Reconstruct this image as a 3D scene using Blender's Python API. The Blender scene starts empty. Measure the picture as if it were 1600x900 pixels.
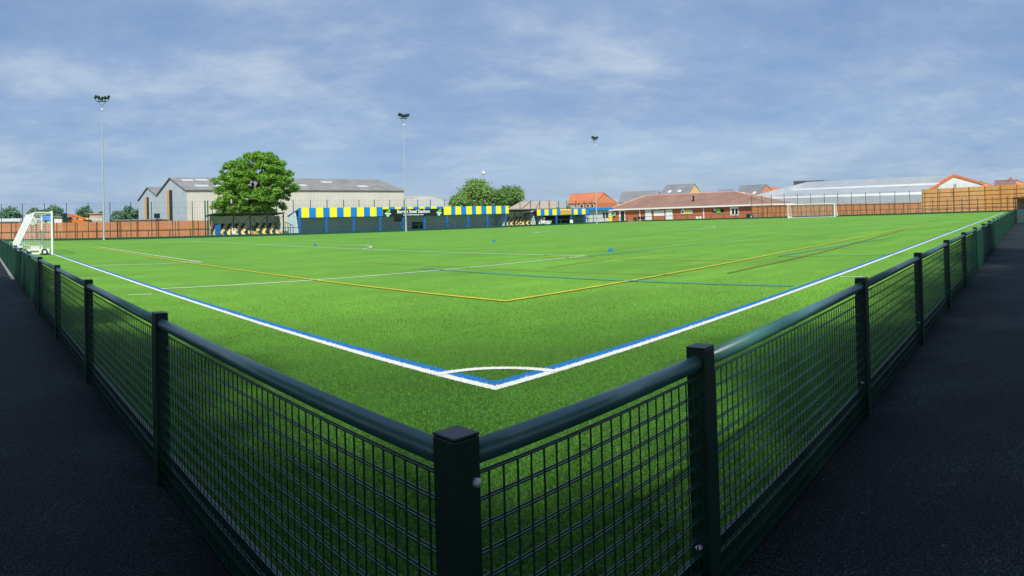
import bpy, bmesh, math, random
import numpy as np
from math import sin, cos, tan, atan2, hypot, pi, radians
from mathutils import Vector

random.seed(7)
rng = np.random.default_rng(7)
sc = bpy.context.scene
col = sc.collection

# ------------------------------------------------------------------ camera (a cylindrical panorama)
F, Y0 = 1046.032, 325.637
YAW, PITCH, ROLL = 0.7752913, 0.0136411, -0.0278823
CX, CY, CZ = -3.98285, -4.16928, 1.48501
fw = np.array([cos(YAW)*cos(PITCH), sin(YAW)*cos(PITCH), sin(PITCH)])
r0 = np.array([sin(YAW), -cos(YAW), 0.0])
u0 = np.cross(r0, fw)
rt = cos(ROLL)*r0 + sin(ROLL)*u0
up = -sin(ROLL)*r0 + cos(ROLL)*u0
CAM = np.array([CX, CY, CZ])
cam = bpy.data.cameras.new('camera')
cam.type = 'PANO'
cam.panorama_type = 'CENTRAL_CYLINDRICAL'
cam.central_cylindrical_range_u_min = -800/F
cam.central_cylindrical_range_u_max = 800/F
cam.central_cylindrical_range_v_min = -(900-Y0)/F
cam.central_cylindrical_range_v_max = Y0/F
cam.central_cylindrical_radius = 1.0
cam.clip_start = 0.05
cam.clip_end = 6000
co = bpy.data.objects.new('camera', cam)
col.objects.link(co)
from mathutils import Matrix
co.matrix_world = Matrix(((rt[0], up[0], -fw[0], CX), (rt[1], up[1], -fw[1], CY), (rt[2], up[2], -fw[2], CZ), (0, 0, 0, 1)))
sc.camera = co

# ------------------------------------------------------------------ sun, sky, exposure
SUN = Vector((-1.30, -1.55, 2.0)).normalized()
sl = bpy.data.lights.new('sun', 'SUN')
sl.energy = 4.0
sl.angle = radians(1.8)
sl.color = (1.0, 0.95, 0.86)
so = bpy.data.objects.new('sun', sl)
so.rotation_euler = SUN.to_track_quat('Z', 'Y').to_euler()
so.location = (0, 0, 60)
col.objects.link(so)
sc.view_settings.view_transform = 'Standard'
sc.view_settings.look = 'None'
sc.view_settings.exposure = 0.4
sc.view_settings.gamma = 1.0

w = bpy.data.worlds.new('World')
sc.world = w
w.use_nodes = True
nt = w.node_tree
nt.nodes.clear()
N = nt.nodes.new
L_ = nt.links.new
wout = N('ShaderNodeOutputWorld')
bg = N('ShaderNodeBackground')
bg.inputs['Strength'].default_value = 0.1
sky = N('ShaderNodeTexSky')
sky.sky_type = 'NISHITA'
sky.sun_disc = False
sky.sun_elevation = math.asin(SUN.z)
sky.sun_rotation = atan2(SUN.x, SUN.y)
sky.air_density = 1.0
sky.dust_density = 0.8
sky.ozone_density = 2.5
tc = N('ShaderNodeTexCoord')
sep = N('ShaderNodeSeparateXYZ')
L_(tc.outputs['Generated'], sep.inputs[0])
def wmath(op, a, b=None, clamp=False):
    n = N('ShaderNodeMath'); n.operation = op; n.use_clamp = clamp
    for i, v in enumerate((a, b)):
        if v is None: continue
        if isinstance(v, (int, float)): n.inputs[i].default_value = v
        else: L_(v, n.inputs[i])
    return n.outputs[0]
zz = wmath('ADD', wmath('MAXIMUM', sep.outputs[2], 0.0), 0.16)
cxy = N('ShaderNodeCombineXYZ')
L_(wmath('DIVIDE', sep.outputs[0], zz), cxy.inputs[0])
L_(wmath('DIVIDE', sep.outputs[1], zz), cxy.inputs[1])
def wnoise(scale, detail, rough, dist, off):
    mp = N('ShaderNodeMapping'); mp.inputs['Location'].default_value = off
    L_(cxy.outputs[0], mp.inputs[0])
    n = N('ShaderNodeTexNoise'); n.inputs['Scale'].default_value = scale
    n.inputs['Detail'].default_value = detail; n.inputs['Roughness'].default_value = rough
    n.inputs['Distortion'].default_value = dist
    L_(mp.outputs[0], n.inputs['Vector'])
    return n.outputs['Fac']
def wramp(fac, stops):
    r = N('ShaderNodeValToRGB')
    el = r.color_ramp.elements
    el[0].position, el[0].color = stops[0][0], stops[0][1]
    el[1].position, el[1].color = stops[-1][0], stops[-1][1]
    for p, c in stops[1:-1]:
        e = el.new(p); e.color = c
    r.color_ramp.interpolation = 'EASE' if len(stops) == 2 else 'LINEAR'
    L_(fac, r.inputs[0])
    return r.outputs[0]
def g(v): return (v, v, v, 1)
big = wnoise(0.42, 5, 0.5, 0.15, (3.1, 1.7, 0))
mid = wnoise(1.15, 10, 0.62, 0.2, (9.3, 4.2, 2))
c1 = wramp(big, [(0.38, g(0)), (0.64, g(1))])
c2 = wramp(mid, [(0.40, g(0)), (0.72, g(1))])
cover = wmath('ADD', wmath('MULTIPLY', c1, 0.62), wmath('MULTIPLY', c2, 0.36), True)
mot = wnoise(3.4, 9, 0.62, 0.1, (2.0, 7.7, 1))
cov = wmath('ADD', wmath('MULTIPLY', cover, 0.28), 0.70, True)
# cloud brightness relative to clear sky (values are in the sky's own physical units, before the 0.1 strength)
cc = wramp(wmath('ADD', wmath('MULTIPLY', mid, 0.62), wmath('ADD', wmath('MULTIPLY', mot, 0.2), wmath('MULTIPLY', big, 0.18))), [(0.39, (1.60, 2.50, 4.5, 1)), (0.49, (2.25, 3.15, 4.75, 1)), (0.61, (3.7, 4.5, 5.6, 1))])
mx = N('ShaderNodeMix'); mx.data_type = 'RGBA'
low = N('ShaderNodeMix'); low.data_type = 'RGBA'; low.inputs['B'].default_value = (2.35, 3.65, 5.5, 1)
L_(wmath('MULTIPLY', wmath('SUBTRACT', 1.0, wmath('MULTIPLY', wmath('MAXIMUM', sep.outputs[2], 0.0), 6.0), True), 0.35), low.inputs['Factor']); L_(cc, low.inputs['A'])
L_(cov, mx.inputs['Factor']); L_(sky.outputs[0], mx.inputs['A']); L_(low.outputs['Result'], mx.inputs['B'])
L_(mx.outputs['Result'], bg.inputs['Color'])
L_(bg.outputs[0], wout.inputs[0])

# ------------------------------------------------------------------ projection helpers (pixel of the 1600x900 photograph -> place in the world)
def ray(px, py):
    a = (px-800)/F; v = -(py-Y0)/F
    return sin(a)*rt + cos(a)*fw + v*up
def proj(x, y, z):
    d = np.array((x, y, z)) - CAM
    X, Y, Z = d@rt, d@up, d@fw
    return 800 + F*atan2(X, Z), Y0 - F*Y/hypot(X, Z)
def ground(px, py, z=0.0):
    d = ray(px, py); t = (z-CZ)/d[2]
    p = CAM + t*d
    return float(p[0]), float(p[1])
def onx(px, X, py=345):          # world y of column px on the plane x = X
    d = ray(px, py); return float(CY + (X-CX)/d[0]*d[1])
def ony(px, Y, py=345):          # world x of column px on the plane y = Y
    d = ray(px, py); return float(CX + (Y-CY)/d[1]*d[0])
def polar(px, dist, py=345):
    d = ray(px, py); h = hypot(d[0], d[1])
    return float(CX + d[0]/h*dist), float(CY + d[1]/h*dist)
def zrow(x, y, py):              # height above (x, y) whose image lies on row py
    lo, hi = -2.0, 60.0
    for _ in range(40):
        m = (lo+hi)/2
        if proj(x, y, m)[1] > py: lo = m
        else: hi = m
    return (lo+hi)/2

# ------------------------------------------------------------------ materials
MATS = {}
def mat(name, rgb, rough=0.75, var=0.12, scale=2.0, metal=0.0, bump=0.0, bscale=40.0, spec=0.4, rgb2=None, stretch=None, fine=0.0):
    m = bpy.data.materials.new(name); m.use_nodes = True
    t = m.node_tree; b = t.nodes['Principled BSDF']
    b.inputs['Roughness'].default_value = rough
    b.inputs['Metallic'].default_value = metal
    b.inputs['Specular IOR Level'].default_value = spec
    tcn = t.nodes.new('ShaderNodeNewGeometry')
    mp = t.nodes.new('ShaderNodeMapping')
    if stretch: mp.inputs['Scale'].default_value = stretch
    t.links.new(tcn.outputs['Position'], mp.inputs[0])
    n = t.nodes.new('ShaderNodeTexNoise'); n.inputs['Scale'].default_value = scale
    n.inputs['Detail'].default_value = 7; n.inputs['Roughness'].default_value = 0.62
    t.links.new(mp.outputs[0], n.inputs['Vector'])
    r = t.nodes.new('ShaderNodeValToRGB')
    c2 = rgb2 if rgb2 else tuple(min(1, c*(1+var)) for c in rgb)
    c1_ = rgb if rgb2 else tuple(c*(1-var) for c in rgb)
    r.color_ramp.elements[0].position = 0.32; r.color_ramp.elements[0].color = (*c1_, 1)
    r.color_ramp.elements[1].position = 0.68; r.color_ramp.elements[1].color = (*c2, 1)
    t.links.new(n.outputs['Fac'], r.inputs[0])
    last = r.outputs[0]
    if fine > 0:
        n2 = t.nodes.new('ShaderNodeTexNoise'); n2.inputs['Scale'].default_value = scale*14; n2.inputs['Detail'].default_value = 3
        t.links.new(mp.outputs[0], n2.inputs['Vector'])
        mm = t.nodes.new('ShaderNodeMix'); mm.data_type = 'RGBA'; mm.blend_type = 'MULTIPLY'; mm.inputs['Factor'].default_value = 1.0
        r2 = t.nodes.new('ShaderNodeValToRGB')
        r2.color_ramp.elements[0].position = 0.3; r2.color_ramp.elements[0].color = g(1-fine)
        r2.color_ramp.elements[1].position = 0.7; r2.color_ramp.elements[1].color = g(1+fine)
        t.links.new(n2.outputs['Fac'], r2.inputs[0])
        t.links.new(last, mm.inputs['A']); t.links.new(r2.outputs[0], mm.inputs['B'])
        last = mm.outputs['Result']
    t.links.new(last, b.inputs['Base Color'])
    if bump > 0:
        n3 = t.nodes.new('ShaderNodeTexNoise'); n3.inputs['Scale'].default_value = bscale; n3.inputs['Detail'].default_value = 4
        t.links.new(tcn.outputs['Position'], n3.inputs['Vector'])
        bp = t.nodes.new('ShaderNodeBump'); bp.inputs['Strength'].default_value = bump; bp.inputs['Distance'].default_value = 0.02
        t.links.new(n3.outputs['Fac'], bp.inputs['Height']); t.links.new(bp.outputs[0], b.inputs['Normal'])
    MATS[name] = m
    return m
def corrugated(name, rgb, axis, period, depth=0.25, var=0.1, rough=0.5, dark=0.75, rgb2=None):
    """sheet cladding: ribs as a wave along one world axis, in relief and slight dirt"""
    m = mat(name, rgb, rough, var, 0.35, rgb2=rgb2, fine=0.06)
    t = m.node_tree; b = t.nodes['Principled BSDF']
    geo = t.nodes['Geometry']
    wv = t.nodes.new('ShaderNodeTexWave'); wv.wave_type = 'BANDS'; wv.bands_direction = axis
    wv.inputs['Scale'].default_value = 2*pi/period/20.0*1.0
    t.links.new(geo.outputs['Position'], wv.inputs['Vector'])
    bp = t.nodes.new('ShaderNodeBump'); bp.inputs['Strength'].default_value = depth; bp.inputs['Distance'].default_value = 0.05
    t.links.new(wv.outputs['Fac'], bp.inputs['Height']); t.links.new(bp.outputs[0], b.inputs['Normal'])
    return m
def brickmat(name, c1, c2, mortar, rough=0.85, size=0.22):
    m = mat(name, c1, rough, 0.15, 0.6)
    t = m.node_tree; b = t.nodes['Principled BSDF']
    geo = t.nodes['Geometry']
    sp = t.nodes.new('ShaderNodeSeparateXYZ'); t.links.new(geo.outputs['Position'], sp.inputs[0])
    ad = t.nodes.new('ShaderNodeMath'); t.links.new(sp.outputs[0], ad.inputs[0]); t.links.new(sp.outputs[1], ad.inputs[1])
    cb = t.nodes.new('ShaderNodeCombineXYZ'); t.links.new(ad.outputs[0], cb.inputs[0]); t.links.new(sp.outputs[2], cb.inputs[1])
    br = t.nodes.new('ShaderNodeTexBrick')
    br.inputs['Scale'].default_value = 1.0; br.inputs['Brick Width'].default_value = size; br.inputs['Row Height'].default_value = size/2.9
    br.inputs['Mortar Size'].default_value = 0.008*size/0.22
    br.inputs['Color1'].default_value = (*c1, 1); br.inputs['Color2'].default_value = (*c2, 1); br.inputs['Mortar'].default_value = (*mortar, 1)
    t.links.new(cb.outputs[0], br.inputs['Vector'])
    mm = t.nodes.new('ShaderNodeMix'); mm.data_type = 'RGBA'; mm.inputs['Factor'].default_value = 0.25
    rr = [n for n in t.nodes if n.type == 'VALTORGB'][0]
    t.links.new(br.outputs['Color'], mm.inputs['A']); t.links.new(rr.outputs[0], mm.inputs['B'])
    t.links.new(mm.outputs['Result'], b.inputs['Base Color'])
    return m

green_post = mat('green_paint', (0.006, 0.030, 0.018), 0.42, 0.2, 5, spec=0.5, fine=0.1)
green_rail = mat('green_rail_paint', (0.042, 0.155, 0.150), 0.34, 0.12, 4, spec=1.0)
green_wire = mat('green_wire_paint', (0.010, 0.056, 0.038), 0.35, 0.1, 4, spec=0.5)
green_far = mat('green_far_paint', (0.012, 0.075, 0.045), 0.5, 0.15, 2)
black_cap = mat('black_cap', (0.020, 0.034, 0.036), 0.45, 0.2, 60, spec=0.5, fine=0.15)
zinc = mat('zinc', (0.62, 0.64, 0.65), 0.4, 0.1, 30, metal=0.4)
galv = mat('galvanised', (0.44, 0.48, 0.50), 0.45, 0.08, 2, metal=0.35)
white_p = mat('white_paint', (0.80, 0.80, 0.78), 0.4, 0.04, 3)
white_line = mat('white_line', (0.66, 0.69, 0.64), 0.9, 0.12, 6, fine=0.25)
blue_line = mat('blue_line', (0.010, 0.14, 0.38), 0.9, 0.15, 6, fine=0.2)
yellow_line = mat('yellow_line', (0.62, 0.50, 0.03), 0.9, 0.15, 3, fine=0.2)
red_line = mat('red_line', (0.30, 0.09, 0.03), 0.9, 0.2, 3, fine=0.3)
tyre = mat('tyre_rubber', (0.015, 0.015, 0.016), 0.7, 0.1, 10)
net_m = mat('net_cord', (0.72, 0.74, 0.74), 0.8, 0.05, 3)
blue_p = mat('blue_paint', (0.010, 0.20, 0.62), 0.5, 0.08, 2, fine=0.05)
blue_d = mat('blue_post_paint', (0.012, 0.13, 0.42), 0.5, 0.12, 2)
yellow_p = mat('yellow_paint', (0.86, 0.76, 0.03), 0.5, 0.05, 2, fine=0.04)
block_m = brickmat('grey_blockwork', (0.50, 0.66, 0.66), (0.58, 0.73, 0.73), (0.34, 0.46, 0.46), 0.9, 0.45)
dark_steel = mat('dark_steel', (0.010, 0.016, 0.018), 0.5, 0.2, 2)
grey_sheet = corrugated('grey_sheet', (0.74, 0.76, 0.72), 'X', 0.2)
seat_y = mat('seat_yellow', (0.90, 0.66, 0.20), 0.4, 0.08, 3)
seat_b = mat('seat_blue', (0.010, 0.065, 0.14), 0.4, 0.1, 3)
black_m = mat('black_board', (0.008, 0.018, 0.020), 0.5, 0.1, 2)
text_w = mat('white_lettering', (0.85, 0.87, 0.87), 0.5, 0.02, 2)
logo_g = mat('green_logo', (0.16, 0.50, 0.06), 0.5, 0.15, 2)
logo_t = mat('teal_logo', (0.35, 0.70, 0.62), 0.5, 0.15, 2)
concrete = mat('concrete', (0.26, 0.26, 0.25), 0.9, 0.12, 1.2, fine=0.1)
kerb_m = mat('kerb_concrete', (0.22, 0.24, 0.23), 0.9, 0.15, 3, fine=0.1)
red_brick = brickmat('red_brick', (0.42, 0.115, 0.045), (0.50, 0.15, 0.055), (0.38, 0.22, 0.15))
orange_brick = brickmat('orange_brick', (0.48, 0.16, 0.065), (0.55, 0.20, 0.085), (0.45, 0.24, 0.14))
yellow_brick = brickmat('yellow_brick', (0.66, 0.42, 0.16), (0.74, 0.50, 0.20), (0.6, 0.45, 0.3))
brown_tile = corrugated('brown_tile', (0.22, 0.125, 0.095), 'Z', 0.28, 0.5, 0.18, 0.85, rgb2=(0.29, 0.175, 0.135))
grey_tile = corrugated('grey_tile', (0.16, 0.17, 0.185), 'Z', 0.25, 0.5, 0.18, 0.7, rgb2=(0.22, 0.225, 0.24))
orange_tile = corrugated('orange_tile', (0.44, 0.14, 0.065), 'Z', 0.28, 0.5, 0.1, 0.8, rgb2=(0.53, 0.19, 0.09))
upvc = mat('white_upvc', (0.78, 0.78, 0.74), 0.4, 0.03, 2)
glass_d = mat('dark_glass', (0.012, 0.016, 0.02), 0.06, 0.1, 1, spec=0.8)
cream_clad = corrugated('cream_cladding', (0.60, 0.58, 0.50), 'X', 0.33, 0.5, 0.06)
blue_clad = corrugated('pale_blue_cladding', (0.40, 0.46, 0.53), 'Y', 0.33, 0.4, 0.10, rgb2=(0.48, 0.54, 0.60))
fibre_roof = corrugated('fibre_cement_roof', (0.17, 0.18, 0.18), 'X', 0.4, 0.6, 0.2, 0.85, rgb2=(0.27, 0.26, 0.245))
lichen_roof = corrugated('lichen_roof', (0.30, 0.21, 0.13), 'X', 0.4, 0.6, 0.2, 0.85, rgb2=(0.26, 0.25, 0.23))
rooflight = mat('rooflight', (0.55, 0.58, 0.58), 0.3, 0.1, 2)
timber_y = mat('yellow_timber', (0.60, 0.34, 0.10), 0.7, 0.15, 1.5)
pale_roof = corrugated('pale_roof', (0.28, 0.32, 0.35), 'Y', 0.3, 0.5, 0.10, 0.5, rgb2=(0.36, 0.39, 0.40))
white_sheet = corrugated('white_sheet', (0.54, 0.57, 0.56), 'Y', 0.3, 0.4, 0.06)
orange_trim = mat('orange_trim', (0.50, 0.15, 0.06), 0.6, 0.08, 1)
beige_roof = corrugated('beige_roof', (0.46, 0.38, 0.29), 'X', 0.3, 0.4, 0.12)
wood_l = mat('red_timber', (0.50, 0.19, 0.075), 0.8, 0.25, 1.1, rgb2=(0.62, 0.27, 0.11), stretch=(4, 4, 0.6), fine=0.2)
wood_r = mat('pale_timber', (0.58, 0.26, 0.075), 0.8, 0.2, 0.9, rgb2=(0.74, 0.38, 0.13), stretch=(3, 3, 0.5), fine=0.15)
wood_k = mat('dark_timber', (0.24, 0.10, 0.05), 0.85, 0.3, 3)
bark = mat('bark', (0.09, 0.065, 0.045), 0.9, 0.25, 4, bump=0.5, bscale=12)
def leafmat(name, a, b_, scale=1.1, fine=0.3):
    m = mat(name, a, 0.55, 0.2, scale, rgb2=b_, spec=0.25, fine=fine)
    t = m.node_tree; bs = t.nodes['Principled BSDF']
    out = t.nodes['Material Output']
    tr = t.nodes.new('ShaderNodeBsdfTranslucent'); mx = t.nodes.new('ShaderNodeMixShader'); mx.inputs[0].default_value = 0.32
    src = bs.inputs['Base Color'].links[0].from_socket
    t.links.new(src, tr.inputs[0]); t.links.new(bs.outputs[0], mx.inputs[1]); t.links.new(tr.outputs[0], mx.inputs[2])
    t.links.new(mx.outputs[0], out.inputs[0])
    return m
leaf_oak = leafmat('oak_leaf', (0.085, 0.23, 0.035), (0.28, 0.52, 0.06))
leaf_shade_tree = leafmat('shade_tree_leaf', (0.035, 0.115, 0.018), (0.10, 0.22, 0.03))
leaf_birch = leafmat('birch_leaf', (0.15, 0.30, 0.07), (0.28, 0.44, 0.13))
leaf_dark = leafmat('dark_leaf', (0.12, 0.26, 0.07), (0.22, 0.38, 0.11))
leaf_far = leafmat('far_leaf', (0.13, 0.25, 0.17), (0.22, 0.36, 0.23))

# ------------------------------------------------------------------ mesh helpers
class MB:
    def __init__(s): s.v = []; s.f = []
    def add(s, vs, fs):
        n = len(s.v); s.v += [tuple(map(float, v)) for v in vs]; s.f += [tuple(i+n for i in f) for f in fs]
    def box(s, x0, y0, z0, x1, y1, z1):
        v = [(x0,y0,z0),(x1,y0,z0),(x1,y1,z0),(x0,y1,z0),(x0,y0,z1),(x1,y0,z1),(x1,y1,z1),(x0,y1,z1)]
        s.add(v, [(0,3,2,1),(4,5,6,7),(0,1,5,4),(1,2,6,5),(2,3,7,6),(3,0,4,7)])
    def obox(s, c, e1, e2, e3):
        c, e1, e2, e3 = map(np.array, (c, e1, e2, e3))
        v = [c-e1-e2-e3, c+e1-e2-e3, c+e1+e2-e3, c-e1+e2-e3, c-e1-e2+e3, c+e1-e2+e3, c+e1+e2+e3, c-e1+e2+e3]
        s.add(v, [(0,3,2,1),(4,5,6,7),(0,1,5,4),(1,2,6,5),(2,3,7,6),(3,0,4,7)])
    def bar(s, a, b, r, n=4, r2=None):
        a, b = np.array(a, float), np.array(b, float); r2 = r if r2 is None else r2
        d = b-a; d /= np.linalg.norm(d)
        h = np.array((0, 0, 1.0)) if abs(d[2]) < 0.9 else np.array((1.0, 0, 0))
        p = np.cross(d, h); p /= np.linalg.norm(p); q = np.cross(d, p)
        vs = []
        for c, rr in ((a, r), (b, r2)):
            for k in range(n):
                t = 2*pi*(k+.5)/n
                vs.append(c + rr*(cos(t)*p + sin(t)*q))
        fs = [(k, (k+1) % n, n+(k+1) % n, n+k) for k in range(n)]
        fs += [tuple(range(n-1, -1, -1)), tuple(range(n, 2*n))]
        s.add(vs, fs)
    def path(s, pts, r, n=8):
        for a, b in zip(pts[:-1], pts[1:]): s.bar(a, b, r, n)
    def prism(s, poly, off):
        n = len(poly); off = np.array(off, float)
        vs = [np.array(p, float) for p in poly] + [np.array(p, float)+off for p in poly]
        fs = [tuple(range(n-1, -1, -1)), tuple(range(n, 2*n))] + [(k, (k+1) % n, n+(k+1) % n, n+k) for k in range(n)]
        s.add(vs, fs)
    def ball(s, c, r, seg=12, ring=8, sq=1.0):
        vs = [(c[0], c[1], c[2]+r*sq)]
        for i in range(1, ring):
            for k in range(seg):
                t = pi*i/ring; p = 2*pi*k/seg
                vs.append((c[0]+r*sin(t)*cos(p), c[1]+r*sin(t)*sin(p), c[2]+r*sq*cos(t)))
        vs.append((c[0], c[1], c[2]-r*sq))
        fs = [(0, 1+k, 1+(k+1) % seg) for k in range(seg)]
        for i in range(ring-2):
            for k in range(seg):
                a = 1+i*seg+k; b = 1+i*seg+(k+1) % seg
                fs.append((a, a+seg, b+seg, b))
        e = len(vs)-1; o = 1+(ring-2)*seg
        fs += [(o+k, e, o+(k+1) % seg) for k in range(seg)]
        s.add(vs, fs)
    def mesh(s, name, m, org=(0, 0, 0), smooth=False):
        me = bpy.data.meshes.new(name)
        me.from_pydata([(v[0]-org[0], v[1]-org[1], v[2]-org[2]) for v in s.v], [], s.f)
        bm = bmesh.new(); bm.from_mesh(me); bmesh.ops.recalc_face_normals(bm, faces=bm.faces); bm.to_mesh(me); bm.free()
        if smooth:
            for p in me.polygons: p.use_smooth = True
        me.materials.append(m)
        return me
    def build(s, name, m, parent=None, org=None, smooth=False):
        """verts are world coordinates; org = the object's origin (world)"""
        po = parent_world(parent)
        og = org if org is not None else po
        me = s.mesh(name, m, og, smooth)
        o = bpy.data.objects.new(name, me); col.objects.link(o)
        o.location = (og[0]-po[0], og[1]-po[1], og[2]-po[2])
        if parent: o.parent = parent
        return o
def parent_world(p):
    if p is None: return (0, 0, 0)
    x = Vector((0, 0, 0))
    while p is not None:
        x += p.location; p = p.parent
    return tuple(x)
def place(name, me, parent, loc, rz=0.0):
    """an object sharing mesh data me, at world position loc"""
    po = parent_world(parent)
    o = bpy.data.objects.new(name, me); col.objects.link(o)
    o.location = (loc[0]-po[0], loc[1]-po[1], loc[2]-po[2]); o.rotation_euler = (0, 0, rz)
    if parent: o.parent = parent
    return o
def thing(name, label, cat, loc, group=None):
    o = bpy.data.objects.new(name, None); col.objects.link(o); o.empty_display_size = 0.3
    o.location = loc; o['label'] = label; o['category'] = cat
    if group: o['group'] = group
    return o
def tag(o, label, cat, group=None):
    o['label'] = label; o['category'] = cat
    if group: o['group'] = group
    return o
def structure(o): o['kind'] = 'structure'; return o
def bevel(o, wd, seg=2):
    b = o.modifiers.new('bevel', 'BEVEL'); b.width = wd; b.segments = seg; b.limit_method = 'ANGLE'
    return o

# ================================================================== THE GROUND
PL, PW = 98.0, 65.31            # length and width of the pitch inside its white lines
FX, FY = -2.95, -2.95           # near fence lines: x = FX (left), y = FY (right)
DF, DE = 69.05, 104.6           # far fence lines: y = DF, x = DE

def turf_material():
    m = bpy.data.materials.new('turf'); m.use_nodes = True
    t = m.node_tree; b = t.nodes['Principled BSDF']
    geo = t.nodes.new('ShaderNodeNewGeometry')
    def noise(scale, det, st=None, rough=0.6):
        mp = t.nodes.new('ShaderNodeMapping')
        if st: mp.inputs['Scale'].default_value = st
        t.links.new(geo.outputs['Position'], mp.inputs[0])
        n = t.nodes.new('ShaderNodeTexNoise'); n.inputs['Scale'].default_value = scale; n.inputs['Detail'].default_value = det
        n.inputs['Roughness'].default_value = rough
        t.links.new(mp.outputs[0], n.inputs['Vector']); return n.outputs['Fac']
    def ramp(f, s):
        r = t.nodes.new('ShaderNodeValToRGB'); e = r.color_ramp.elements
        e[0].position, e[0].color = s[0]; e[1].position, e[1].color = s[-1]
        for p, c in s[1:-1]:
            k = e.new(p); k.color = c
        t.links.new(f, r.inputs[0]); return r.outputs[0]
    def mul(a, b_):
        x = t.nodes.new('ShaderNodeMix'); x.data_type = 'RGBA'; x.blend_type = 'MULTIPLY'; x.inputs['Factor'].default_value = 1
        t.links.new(a, x.inputs['A']); t.links.new(b_, x.inputs['B']); return x.outputs['Result']
    base = ramp(noise(0.16, 8, (1, 1, 1)), [(0.30, (0.082, 0.260, 0.018, 1)), (0.5, (0.120, 0.335, 0.025, 1)), (0.72, (0.160, 0.385, 0.033, 1))])
    band = mul(ramp(noise(1.1, 7, (1, 1, 1)), [(0.3, g(0.82)), (0.7, g(1.16))]), ramp(noise(0.4, 6, (0.5, 1.3, 1)), [(0.35, g(0.72)), (0.65, g(1.16))]))
    fine = ramp(noise(38, 5, None, 0.75), [(0.28, g(0.48)), (0.5, g(0.95)), (0.74, g(1.45))])
    c = mul(mul(base, band), fine)
    # near darkening painted into the sheet by camera distance, with infill under modelled fibres
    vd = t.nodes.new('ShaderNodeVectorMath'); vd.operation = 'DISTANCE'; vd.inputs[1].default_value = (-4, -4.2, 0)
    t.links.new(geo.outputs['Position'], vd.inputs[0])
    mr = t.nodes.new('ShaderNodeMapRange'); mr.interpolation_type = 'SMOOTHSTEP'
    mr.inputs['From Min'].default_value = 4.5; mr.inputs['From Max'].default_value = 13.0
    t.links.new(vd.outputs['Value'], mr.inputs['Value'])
    near_dark = mul(ramp(noise(42, 5, None, 0.8), [(0.38, (0.006, 0.026, 0.004, 1)), (0.64, (0.078, 0.225, 0.026, 1))]), band)
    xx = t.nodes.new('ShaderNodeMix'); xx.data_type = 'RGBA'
    t.links.new(mr.outputs[0], xx.inputs['Factor']); t.links.new(near_dark, xx.inputs['A']); t.links.new(c, xx.inputs['B']); c = xx.outputs['Result']
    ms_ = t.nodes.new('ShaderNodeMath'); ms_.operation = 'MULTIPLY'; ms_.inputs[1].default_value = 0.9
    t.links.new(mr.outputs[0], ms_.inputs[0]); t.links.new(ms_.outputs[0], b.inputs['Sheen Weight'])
    t.links.new(c, b.inputs['Base Color'])
    b.inputs['Roughness'].default_value = 0.8
    b.inputs['Specular IOR Level'].default_value = 0.2
    b.inputs['Sheen Weight'].default_value = 0.9
    b.inputs['Sheen Roughness'].default_value = 0.35
    b.inputs['Sheen Tint'].default_value = (0.55, 1.0, 0.18, 1)
    bp = t.nodes.new('ShaderNodeBump'); bp.inputs['Strength'].default_value = 0.7; bp.inputs['Distance'].default_value = 0.03
    t.links.new(noise(30, 4, None, 0.7), bp.inputs['Height']); t.links.new(bp.outputs[0], b.inputs['Normal'])
    return m
turf = turf_material()

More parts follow.
